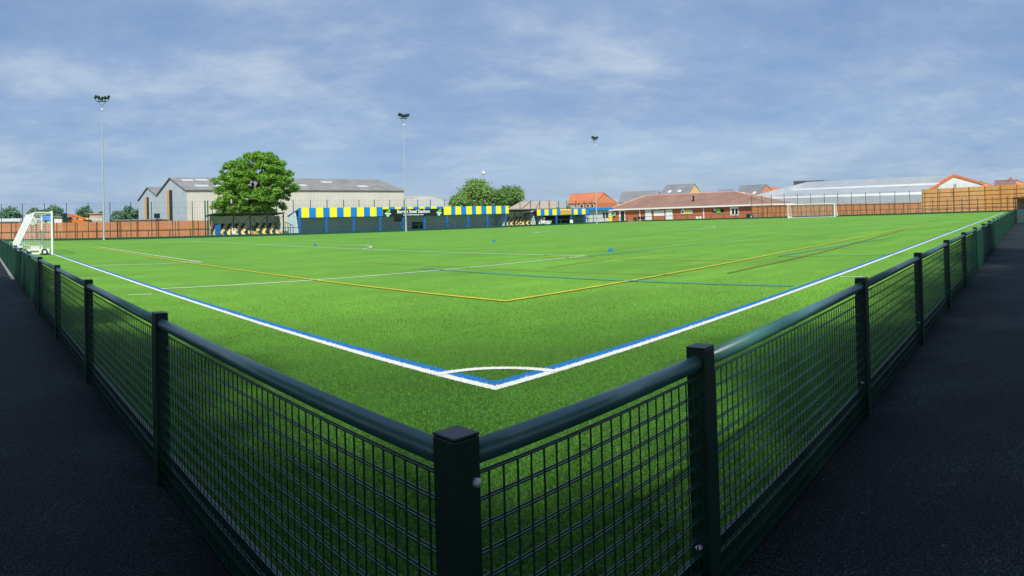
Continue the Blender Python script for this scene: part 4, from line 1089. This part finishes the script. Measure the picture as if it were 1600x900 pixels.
prof = [(A0, hz(A0, 303)), (s1_, hz(s1_, 299.5)), (s2_, hz(s2_, 288.5)), (s3_, hz(s3_, 285.5)), (M0, hz(M0, 273.8)), (B0, hz(B0, 287))]
zs = [z for _, z in prof]
farp = [atheight(1150, 312, zs[0]), atheight(1160, 310, zs[1]), atheight(1203, 299, zs[2]), atheight(1212, 296.5, zs[3]), atheight(1262, 284.2, zs[4])]
axn = A0-farp[0]; axn = axn/np.linalg.norm(axn)
b = MB(); pf = [(A0[0], A0[1], 0), (B0[0], B0[1], 0)] + [(p[0], p[1], z) for p, z in reversed(prof)]
b.prism(pf, (-axn[0]*.3, -axn[1]*.3, 0)); b.build('gable', white_sheet, bw)
for i, ((p, zp), (q, zq)) in enumerate(zip(prof[:-1], prof[1:])):
    b = MB(); o_ = axn*.35
    b.prism([(p[0]+o_[0], p[1]+o_[1], zp-.30), (q[0]+o_[0], q[1]+o_[1], zq-.30), (q[0]+o_[0], q[1]+o_[1], zq+.22), (p[0]+o_[0], p[1]+o_[1], zp+.22)], (-axn[0]*.33, -axn[1]*.33, 0)); b.build('verge_trim', orange_trim, bw)
b = MB(); o_ = axn*.36
b.prism([(A0[0]+o_[0], A0[1]+o_[1], 0), (A0[0]+o_[0]+u_[0]*.35, A0[1]+o_[1]+u_[1]*.35, 0), (A0[0]+o_[0]+u_[0]*.35, A0[1]+o_[1]+u_[1]*.35, zs[0]-.31), (A0[0]+o_[0], A0[1]+o_[1], zs[0]-.31)], (-axn[0]*.34, -axn[1]*.34, 0)); b.build('corner_trim', orange_trim, bw)
b = MB(); f0_ = farp[0]; b.prism([(A0[0], A0[1], 0), (f0_[0], f0_[1], 0), (f0_[0], f0_[1], zs[0]-.16), (A0[0], A0[1], zs[0]-.16)], (u_[0]*.2, u_[1]*.2, 0)); b.build('wall', pale_roof, bw)
for i, m_ in enumerate((white_sheet, pale_roof, white_sheet, pale_roof)):
    (p, zp), (q, zq) = prof[i], prof[i+1]; fp, fq = farp[i], farp[i+1]
    b = MB(); b.prism([(p[0], p[1], zp-.12), (q[0], q[1], zq-.12), (fq[0], fq[1], zq-.12), (fp[0], fp[1], zp-.12)], (0, 0, .11)); b.build('roof_sheet' if m_ is pale_roof else 'rooflight_band', m_, bw)
bb = farp[4]+(B0-M0); b = MB(); b.prism([(M0[0], M0[1], zs[4]-.12), (B0[0], B0[1], zs[5]-.12), (bb[0], bb[1], zs[5]-.12), (farp[4][0], farp[4][1], zs[4]-.12)], (0, 0, .11)); b.build('roof_sheet', pale_roof, bw)
b = MB(); b.add([(f0_[0], f0_[1], 0), (bb[0], bb[1], 0), (bb[0], bb[1], zs[5]-.2), (farp[4][0], farp[4][1], zs[4]-.13), (farp[2][0], farp[2][1], zs[2]-.13), (f0_[0], f0_[1], zs[0]-.17)], [(0, 1, 2, 3, 4, 5)]); b.build('end_wall', pale_roof, bw)
vp = P2(1355, 150); z_ = hz(vp, 297); vm = MB(); vm.box(vp[0]-.18, vp[1]-.18, z_-.5, vp[0]+.18, vp[1]+.18, z_+.45); vm.build('roof_vent', dark_steel, bw)
vg = A0+(B0-A0)*.5+axn*.1; vm = MB(); vm.box(vg[0]-.3, vg[1]-.3, hz(vg, 293), vg[0]+.3, vg[1]+.3, hz(vg, 287)); vm.build('flue', galv, bw)
# dark roof seen over the ridge
pA, pB = P2(1241, 215), P2(1289, 205)
dr = thing('grey_roofed_house', 'dark roof line just showing over the big grey warehouse', 'house', (pA[0], pA[1], 0))
n2 = np.array((-(pB-pA)[1], (pB-pA)[0])); n2 /= np.linalg.norm(n2)
b = MB(); b.prism([(pA[0], pA[1], 0), (pB[0], pB[1], 0), (pB[0], pB[1], hz(pB, 284.5)), (pA[0], pA[1], hz(pA, 286))], (n2[0]*5, n2[1]*5, 0)); b.build('wall', grey_tile, dr)
b = MB(); b.prism([(pA[0], pA[1], hz(pA, 285.9)), (pB[0], pB[1], hz(pB, 284.4)), (pB[0], pB[1], hz(pB, 281.5)), (pA[0], pA[1], hz(pA, 283))], (n2[0]*5.2, n2[1]*5.2, 0)); b.build('roof', grey_tile, dr)

# ================================================================== HOUSES
def house(label, px0, px1, dist, ridge0, ridge1, eave_row, ridge_px0, ridge_px1, wall, roofm, gable_px=None, wide=8.0, windows=(), skylights=(), dist2=None, chimney=None):
    """px0..px1 eaves on the front, ridge_px0..ridge_px1 ridge ends (photo columns), gable_px = column of the far gable corner"""
    f0, f1 = P2(px0, dist), P2(px1, dist2 or dist)
    d = f1-f0; L = np.linalg.norm(d); d /= L; nb = np.array((-d[1], d[0]))
    if np.dot(nb, f0-np.array((CX, CY))) < 0: nb = -nb
    ze_ = (hz(f0, eave_row)+hz(f1, eave_row))/2
    r0__, r1__ = f0+nb*wide/2, f1+nb*wide/2
    # slide ridge ends along the ridge line until they project onto their columns
    def slide(px):
        lo, hi = -15.0, L+15
        base = f0+nb*wide/2
        for _ in range(40):
            m = (lo+hi)/2; q = base+d*m
            if proj(q[0], q[1], 6)[0] < px: lo = m
            else: hi = m
        return base+d*(lo+hi)/2
    r0__, r1__ = slide(ridge_px0), slide(ridge_px1)
    zr2 = (hz(r0__, ridge0)+hz(r1__, ridge1))/2
    b0, b1 = f0+nb*wide, f1+nb*wide
    th = thing('house', label, 'house', (f0[0], f0[1], 0))
    b = MB()
    vs = [(*f0, 0), (*f1, 0), (*b1, 0), (*b0, 0), (*f0, ze_), (*f1, ze_), (*b1, ze_), (*b0, ze_)]
    b.add(vs, [(0, 1, 5, 4), (1, 2, 6, 5), (2, 3, 7, 6), (3, 0, 4, 7)]); b.build('wall', wall, th)
    # gable triangles follow the roof ends, whichever way they lean
    o = .18
    b = MB(); b.add([(*(f1-d*.01), ze_), (*(b1-d*.01), ze_), (*(r1__-d*.15), zr2-.12)], [(0, 1, 2)]); b.build('gable', wall, th)
    b = MB(); b.add([(*(f0+d*.01), ze_), (*(b0+d*.01), ze_), (*(r0__+d*.15), zr2-.12)], [(0, 1, 2)]); b.build('gable', wall, th)
    b = MB()
    for (p, q) in ((f0-nb*o, f1-nb*o), (b0+nb*o, b1+nb*o)):
        b.add([(*p, ze_-.05), (*q, ze_-.05), (*r1__, zr2), (*r0__, zr2)], [(0, 1, 2, 3)])
    r = b.build('roof', roofm, th); q_ = r.modifiers.new('thickness', 'SOLIDIFY'); q_.thickness = .15; q_.offset = 0
    b = MB(); b.bar((*r0__, zr2+.03), (*r1__, zr2+.03), .14, 6); b.build('ridge_tile', roofm, r)
    for (pa, pb, ra, rb) in windows:
        fa = f0+d*L*(pa-px0)/(px1-px0); fb = f0+d*L*(pb-px0)/(px1-px0); z0_, z1_ = hz(fa, rb), hz(fa, ra)
        c = (fa+fb)/2; w_ = np.linalg.norm(fb-fa)/2
        b = MB(); b.obox((c[0]-nb[0]*.03, c[1]-nb[1]*.03, (z0_+z1_)/2), (d[0]*w_, d[1]*w_, 0), (nb[0]*.05, nb[1]*.05, 0), (0, 0, (z1_-z0_)/2)); f = b.build('window', upvc, th, (c[0], c[1], z0_))
        b = MB(); b.obox((c[0]-nb[0]*.09, c[1]-nb[1]*.09, (z0_+z1_)/2), (d[0]*w_*.75, d[1]*w_*.75, 0), (nb[0]*.008, nb[1]*.008, 0), (0, 0, (z1_-z0_)/2*.8)); b.build('pane', glass_d, f, (c[0], c[1], z0_))
    for (fx, fy) in skylights:
        p = f0+(f1-f0)*fx; t = p+(r0__+(r1__-r0__)*fx-p)*fy; z = ze_+(zr2-ze_)*fy
        b = MB(); t2_ = t+(r0__-f0)/np.linalg.norm(r0__-f0)*.1
        sl2 = np.array((*(nb*wide/2), zr2-ze_)); sl2 /= np.linalg.norm(sl2); nn = np.cross(np.array((d[0], d[1], 0)), sl2)
        if nn[2] < 0: nn = -nn
        b.obox((t[0]+nn[0]*.1, t[1]+nn[1]*.1, z+nn[2]*.1), (d[0]*.45, d[1]*.45, 0), sl2*.5, nn*.06); b.build('skylight', upvc, r, (t[0], t[1], z))
    if chimney:
        c = r0__+(r1__-r0__)*chimney; b = MB(); b.box(c[0]-.35, c[1]-.35, zr2-.4, c[0]+.35, c[1]+.35, zr2+.7); b.build('chimney', wall, r)
    return th
house('orange brick house with bright orange hipped roof and white windows behind the short terrace', 888, 932, 150, 303.5, 302, 317.5, 882+9, 944, orange_brick, orange_tile, wide=9,
      windows=((898, 902, 319, 324), (907, 912, 319, 325), (917, 921, 319, 324), (925, 928, 319, 324)), dist2=146)
house('house with long grey roof left behind the clubhouse', 966, 1025, 190, 300.5, 298.5, 316, 972, 1031, yellow_brick, grey_tile, wide=9, dist2=187)
house('yellow brick house with steep grey roof above the middle of the clubhouse', 1030, 1076, 188, 289.5, 288, 306, 1041, 1086.5, yellow_brick, grey_tile, wide=10, dist2=184, skylights=((.28, .38), (.62, .38)))
house('small house top with brown roof above the right part of the clubhouse', 1118, 1150, 200, 297, 297, 304, 1123, 1146, orange_brick, grey_tile, wide=8)
house('orange brick house with grey roof and skylights, right of the clubhouse roof', 1149, 1183, 184, 290.6, 289.3, 309, 1157, 1198.5, orange_brick, grey_tile, wide=12, dist2=180, skylights=((.25, .35), (.75, .35)))
house('small orange brick house end between two roofs beside the grey warehouse', 1200, 1212, 198, 293.5, 293, 302, 1201, 1216, orange_brick, orange_tile, wide=6)
house('brown roofed house directly right of the white and orange gable', 1508, 1530, 170, 284.5, 284.5, 293, 1512, 1534, orange_brick, brown_tile, wide=8, dist2=167)
house('brown roofed house with pale wall above the high timber fence', 1553, 1586, 160, 282.5, 281.5, 291.5, 1555, 1590, orange_brick, brown_tile, wide=8, dist2=157, chimney=.7)
house('sliver of an orange house at the right edge, behind the high timber fence', 1598, 1625, 160, 283, 283, 292, 1602, 1620, orange_brick, orange_tile, wide=8)

# low things beyond the left timber fence
def lowbox(name, label, cat, pxa, pxb, dist, top, m, roofm=None, pitch_=0.0, depth=6.0, bands=()):
    a, c = P2(pxa, dist), P2(pxb, dist); d = (c-a)/np.linalg.norm(c-a); nb = np.array((-d[1], d[0]))
    if np.dot(nb, a-np.array((CX, CY))) < 0: nb = -nb
    z = hz(a, top); th = thing(name, label, cat, (a[0], a[1], 0))
    zw_ = z-pitch_
    b = MB(); b.prism([(*a, 0), (*c, 0), (*(c+nb*depth), 0), (*(a+nb*depth), 0)], (0, 0, zw_)); b.build('wall', m, th)
    e = .25; a_, c_ = a-d*e-nb*e, c+d*e-nb*e
    b = MB()
    if pitch_ > 0: b.prism([(*a_, zw_+.01), (*(a+nb*depth/2-d*e), z), (*(a+nb*(depth+e)-d*e), zw_+.01)], tuple(np.append(c_-a_, 0)))
    else: b.prism([(*a_, zw_+.005), (*c_, zw_+.005), (*(c_+nb*(depth+2*e)), zw_+.005), (*(a_+nb*(depth+2*e)), zw_+.005)], (0, 0, .12))
    b.build('roof', roofm or m, th)
    for (pa, pb, ra, rb, mm_, nm) in bands:
        p, q = P2(pa, dist-.08), P2(pb, dist-.08); b = MB(); z0_, z1_ = hz(p, rb), hz(p, ra)
        b.prism([(*p, z0_), (*q, z0_), (*q, z1_), (*p, z1_)], (nb[0]*.06, nb[1]*.06, 0)); b.build(nm, mm_, th)
    return th
lowbox('storage_shed', 'long pale grey shed beyond the timber fence at the left edge', 'shed', -30, 29, 112, 341.5, pale_roof, white_sheet, .6, bands=((2, 27, 346, 347.4, galv, 'gutter'),))
lowbox('storage_shed', 'white shed seen through the net of the near goal', 'shed', 31, 62, 118, 340.5, white_p, pale_roof, .6)
lowbox('cabin', 'pale green cabin with bright blue roof seen through the near goal', 'cabin', 65.5, 79, 108, 337, logo_t, blue_p, .7, bands=((70, 73, 344, 347.5, glass_d, 'window'),))
lowbox('container', 'cream container standing right of the near goal beyond the fence', 'container', 84.5, 97, 104, 339.5, upvc, concrete)
lowbox('beige_office', 'beige building with a row of small white windows left of the floodlight mast', 'building', 140, 160.5, 125, 334.5, beige_roof, timber_y, 0,
       bands=tuple((142+3.6*i, 144.2+3.6*i, 342, 344.6, upvc, 'window') for i in range(5)))
lowbox('brick_store', 'low brown brick store between the digger and the beige building', 'building', 125, 139, 122, 340, orange_brick, yellow_brick, .4)
# long low pale stock pile wall towards warehouse
lowbox('concrete_wall', 'low pale concrete wall in front of the blue gabled warehouses', 'wall', 180, 262, 100, 344.6, concrete, concrete, 0, depth=1.5)
# orange digger
dg_ = thing('excavator', 'orange excavator beyond the left timber fence', 'excavator', (*P2(113, 105), 0))
c = P2(113, 105); org_ = mat('orange_machine', (0.70, 0.20, 0.03), .5)
b = MB(); b.box(c[0]-1.3, c[1]-1, .5, c[0]+1.6, c[1]+1, hz(c, 343.5)); b.build('body', org_, dg_)
b = MB(); b.box(c[0]-.9, c[1]-.9, hz(c, 343.4), c[0]-.2, c[1]+.2, hz(c, 339.5)); b.build('cab', glass_d, dg_)
b = MB(); b.bar((c[0]+.4, c[1], hz(c, 344)), (c[0]-.6, c[1], hz(c, 334.5)), .22, 6); b.bar((c[0]-.6, c[1], hz(c, 334.5)), (c[0]+2.2, c[1], hz(c, 343)), .16, 6); b.build('arm', org_, dg_)
for s in (-1, 1):
    b = MB(); b.box(c[0]-1.6, c[1]+s*1.0-.25, 0, c[0]+1.8, c[1]+s*1.0+.25, .6); b.build('track', tyre, dg_)
# dark tank
c = P2(101, 103); b = MB(); b.bar((*c, 0), (*c, hz(c, 333)), .42, 14); o = b.build('silo', dark_steel, None, (*c, 0)); tag(o, 'dark upright tank next to the cream container', 'tank')
c = P2(245, 99); mp_ = thing('control_box', 'small dark box on a post between the two blue gables', 'box', (*c, 0))
b = MB(); b.bar((*c, 0), (*c, hz(c, 336)), .07, 6); b.build('post', dark_steel, mp_)
b = MB(); b.box(c[0]-.4, c[1]-.2, hz(c, 341), c[0]+.4, c[1]+.2, hz(c, 333.6)); b.build('cabinet', dark_steel, mp_)

# ================================================================== TREES
def leaf_mesh(name, centres, radii, n, size, m, squash=0.8, inner=0.35):
    """leaf cards spread through a set of ragged clumps"""
    centres = np.array(centres, float); radii = np.array(radii, float)
    wts = radii**2; wts /= wts.sum()
    idx = rng.choice(len(centres), n, p=wts)
    u = rng.normal(size=(n, 3)); u /= np.linalg.norm(u, axis=1)[:, None]
    rr = rng.uniform(inner, 1.0, n)**0.6 * (1+0.18*rng.normal(size=n))
    p = centres[idx] + u*(radii[idx]*rr)[:, None]*np.array([1, 1, squash])
    a = rng.normal(size=(n, 3)); a[:, 2] *= 0.6; a /= np.linalg.norm(a, axis=1)[:, None]
    nrm = u*0.6 + rng.normal(size=(n, 3))*0.6 + np.array([0, 0, 0.5]); nrm /= np.linalg.norm(nrm, axis=1)[:, None]
    b_ = np.cross(nrm, a); b_ /= np.linalg.norm(b_, axis=1)[:, None]; a = np.cross(b_, nrm)
    s = size*rng.uniform(0.6, 1.35, n)[:, None]
    v = np.stack([p-a*s, p-b_*s*.55, p+a*s, p+b_*s*.55], 1).astype(np.float32)
    me = bpy.data.meshes.new(name)
    me.vertices.add(n*4); me.vertices.foreach_set('co', v.reshape(-1))
    me.loops.add(n*4); me.loops.foreach_set('vertex_index', np.arange(n*4, dtype=np.int32))
    me.polygons.add(n); me.polygons.foreach_set('loop_start', np.arange(0, n*4, 4, dtype=np.int32)); me.polygons.foreach_set('loop_total', np.full(n, 4, np.int32))
    me.update(); me.validate(); me.materials.append(m)
    return me
def tree(label, x, y, H, Wd, base, m, n, size, clumps=60, shape='round', zc=None, group=None, trunk=.35, name='tree', lean=0, gaps=.0, squash=.8, clump=.17, seedshift=0):
    th = thing(name, label, 'tree', (x, y, 0), group)
    R = Wd/2; hz_ = (H-base)/2; cz = base+hz_
    cs, rs = [], []
    for i in range(clumps):
        while True:
            u = rng.uniform(-1, 1, 3)
            q = np.linalg.norm(u)
            if q > 1 or q < 0.25: continue
            if q < 0.62 and rng.uniform() < .55: continue
            break
        if shape == 'cone': k = 1.0-0.62*max(0, u[2]); u[0] *= k; u[1] *= k
        if shape == 'oak' and u[2] < -0.3: u[0] *= 1.0; 
        r = Wd*clump*rng.uniform(.6, 1.25)
        c = np.array((x, y, cz))+u*np.array((R-r*.7, R-r*.7, hz_-r*.55))
        cs.append(c); rs.append(r)
    me = leaf_mesh('crown', cs, rs, n, size, m, squash)
    me.transform(Matrix.Translation((-x, -y, 0)))
    o = bpy.data.objects.new('crown', me); col.objects.link(o); o.parent = th
    b = MB(); top = base+hz_*.5
    pts_ = [np.array((x, y, 0.)), np.array((x+.1, y, base*.6)), np.array((x-.05, y+.1, base+.3)), np.array((x+.1, y, top))]
    rad = [trunk*1.25, trunk, trunk*.85, trunk*.4]
    for p, q, ra, rb in zip(pts_[:-1], pts_[1:], rad[:-1], rad[1:]): b.bar(p, q, ra, 9, rb)
    for i in rng.choice(len(cs), min(18, len(cs)), replace=False):
        s0 = pts_[1]+(pts_[3]-pts_[1])*rng.uniform(.2, .9); m_ = (s0+cs[i])/2+np.array((0, 0, -.05*H*rng.uniform(0, 1)))
        b.bar(s0, m_, trunk*.38, 6, trunk*.2); b.bar(m_, cs[i], trunk*.2, 5, trunk*.06)
    b.build('trunk', bark, th)
    return th
Dk = 86.0; kx, ky = ony(395, CY+Dk, 345), CY+Dk
kd = hypot(kx-CX, ky-CY)
Wk = 139/F*kd
oak = thing('oak_tree', 'large rounded oak in full leaf behind the left seated stand', 'tree', (kx, ky, 0))
prof_o = [(239, 403, 16), (246, 400, 34), (256, 396, 50), (270, 395, 61), (285, 396, 68), (298, 395, 70), (308, 392, 64), (318, 387, 61), (327, 385, 56), (337, 384, 48)]
cs, rs = [], []
rows_ = np.array([p[0] for p in prof_o], float)
for i in range(430):
    rw = rng.uniform(243, 336); mid_ = np.interp(rw, rows_, [p[1] for p in prof_o]); hw = np.interp(rw, rows_, [p[2] for p in prof_o])
    hw *= 1+0.08*sin(rw*.45)+0.02*rng.normal()
    R_ = hw/F*kd; r = rng.uniform(.30, .85)
    th_ = rng.uniform(0, 2*pi); q = max(0.15, R_-r*.75)*(rng.uniform()**0.33)
    xc = ony(mid_, ky, rw); cs.append((xc+q*cos(th_)+.2, ky+q*sin(th_), zrow(xc, ky, rw))); rs.append(r)
me = leaf_mesh('crown', cs, rs, 68000, .14, leaf_oak, .7, .35); me.transform(Matrix.Translation((-kx, -ky, 0)))
o = bpy.data.objects.new('crown', me); col.objects.link(o); o.parent = oak
b = MB(); zt_o = zrow(kx, ky, 290); tp = [np.array((kx+.4, ky, 0.)), np.array((kx+.3, ky, 1.6)), np.array((kx, ky, 3.2)), np.array((kx+.1, ky, zt_o))]
for (p, q, ra, rb) in zip(tp[:-1], tp[1:], (.6, .48, .42), (.48, .42, .15)): b.bar(p, q, ra, 10, rb)
for i in range(0, 430, 11):
    c_ = np.array(cs[i]); s0 = tp[1]+(tp[3]-tp[1])*rng.uniform(.2, .9); m_ = (s0+c_)/2-np.array((0, 0, .4)); b.bar(s0, m_, .17, 6, .09); b.bar(m_, c_, .09, 5, .03)
b.build('trunk', bark, oak)
for (px, top, wpx, dist, lab, m, shp, n, bs) in (
    (745, 278, 82, 150, 'tall pale birch with pointed crown behind the striped terrace', leaf_birch, 'cone', 13000, 334),
    (716, 305, 44, 140, 'low light green bush like tree left of the tall birch', leaf_birch, 'round', 5000, 334),
    (796, 289.5, 56, 148, 'rounded dark green tree right of the tall birch', leaf_dark, 'round', 9000, 330)):
    p = P2(px, dist); tree(lab, p[0], p[1], hz(p, top), wpx/F*dist, hz(p, bs), m, n, .22, clumps=45, shape=shp, trunk=.25, name='birch_tree' if 'birch' in lab and 'left' not in lab and 'right' not in lab else 'tree')
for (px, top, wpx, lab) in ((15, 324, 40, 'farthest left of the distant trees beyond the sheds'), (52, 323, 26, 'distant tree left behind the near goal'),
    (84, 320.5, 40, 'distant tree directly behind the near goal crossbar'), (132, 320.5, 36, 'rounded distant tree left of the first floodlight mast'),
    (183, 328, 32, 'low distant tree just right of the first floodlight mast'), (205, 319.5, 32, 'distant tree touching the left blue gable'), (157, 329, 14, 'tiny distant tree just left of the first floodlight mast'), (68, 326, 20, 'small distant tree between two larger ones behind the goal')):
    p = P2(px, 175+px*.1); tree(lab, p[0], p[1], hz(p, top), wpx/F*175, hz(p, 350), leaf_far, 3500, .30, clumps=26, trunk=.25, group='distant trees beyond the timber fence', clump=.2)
for (px, top, wpx, dist, lab) in ((868, 323.5, 16, 86, 'small shrub showing over the short terrace roof'), (888, 320.5, 14, 88, 'leafy shrub between the shed and the orange house'), (826, 325.5, 14, 84, 'low shrub above the right seated stand')):
    p = P2(px, dist*1.45); tree(lab, p[0], p[1], hz(p, top), wpx/F*dist*1.45, .8, leaf_birch, 1800, .16, clumps=14, trunk=.08, name='shrub')

# white globe on a mast behind the birch
p = P2(757, 165); lp_ = thing('globe_mast', 'white globe on a thin mast behind the tall birch', 'mast', (*p, 0)); z = hz(p, 270.5)
b = MB(); b.bar((*p, 0), (*p, z-.3), .12, 6); b.build('pole', galv, lp_); b = MB(); b.ball((*p, z), .42, 14, 10); b.build('globe', white_p, lp_, smooth=True)

# ================================================================== SMALL THINGS
for px, py, lab in ((492.5, 384, 'blue marker cone on the line left of the penalty arc'), (772, 378, 'blue marker cone alone in the middle of the pitch'), (954, 393, 'blue marker cone, rightmost of the three')):
    x, y = ground(px, py)
    th = thing('marker_cone', lab, 'cone', (x, y, 0.01), 'blue marker cones on the pitch')
    b = MB(); b.bar((x, y, .012), (x, y, .03), .135, 14, .13); b.build('base', blue_line, th); b = MB(); b.bar((x, y, .031), (x, y, .14), .10, 14, .045); b.build('cone', blue_line, th)

# dugout and rail at the far end of the right path
gx, gy = ground(1591, 350)
dgt = thing('dugout', 'dark green dugout shelter with curved roof at the far end of the path', 'dugout', (gx, gy, 0))
xD = gx+1.5
yl, yr_ = onx(1589.5, xD), onx(1640, xD)
zr0 = zrow(xD, yl, 308.5); zmid = zrow(xD, yl, 327)
teal_d = mat('dull_teal_panel', (0.035, 0.085, 0.085), .6, .1, 1)
b = MB(); b.box(xD, yr_, .02, xD+1.2, yl, zmid); b.build('body', teal_d, dgt)
b = MB(); b.box(xD-.4, yr_, zr0-.10, xD+1.3, onx(1584, xD), zr0); o = b.build('roof', dark_steel, dgt)
for px in (1585.5, 1588.5):
    y = onx(px, xD-.2); b = MB(); b.bar((xD-.2, y, .02), (xD-.2, y+.05, zr0-.1), .035, 5); b.build('frame', dark_steel, dgt)
b = MB(); b.box(xD+1.1, yr_, zmid+.01, xD+1.15, yl, zr0-.11); b.build('window', mat('pinkish_perspex', (0.45, 0.27, 0.22), .3), dgt)

# ================================================================== TREES BEHIND THE PHOTOGRAPHER (unseen, added to shade the near paths and fences)
spots = [(-11.0, -12.0, 13.5, 8.0), (-11.2, -6.2, 13.0, 7.6), (-11.2, -0.4, 12.5, 7.4), (-11.3, 5.2, 12.0, 7.0)]
labs = ['added shade tree at the corner where both tarmac paths meet', 'second added shade tree along the outer edge of the left path', 'third added shade tree along the outer edge of the left path', 'last added shade tree along the outer edge of the left path']
spots += [(-5.4, -13.4, 13.5, 8.6), (1.0, -13.6, 13.4, 8.6), (7.6, -13.8, 13.2, 8.4)]
labs += ['first added shade tree along the outer edge of the right path', 'second added shade tree along the outer edge of the right path', 'third added shade tree along the outer edge of the right path']
for (x, y, h, w_), l in zip(spots, labs):
    tree(l, x, y, h, w_, 2.6, leaf_shade_tree, 15000, .22, clumps=60, trunk=.3, name='shade_tree', group='unseen shade trees added along the outer edge of the paths', clump=.2)
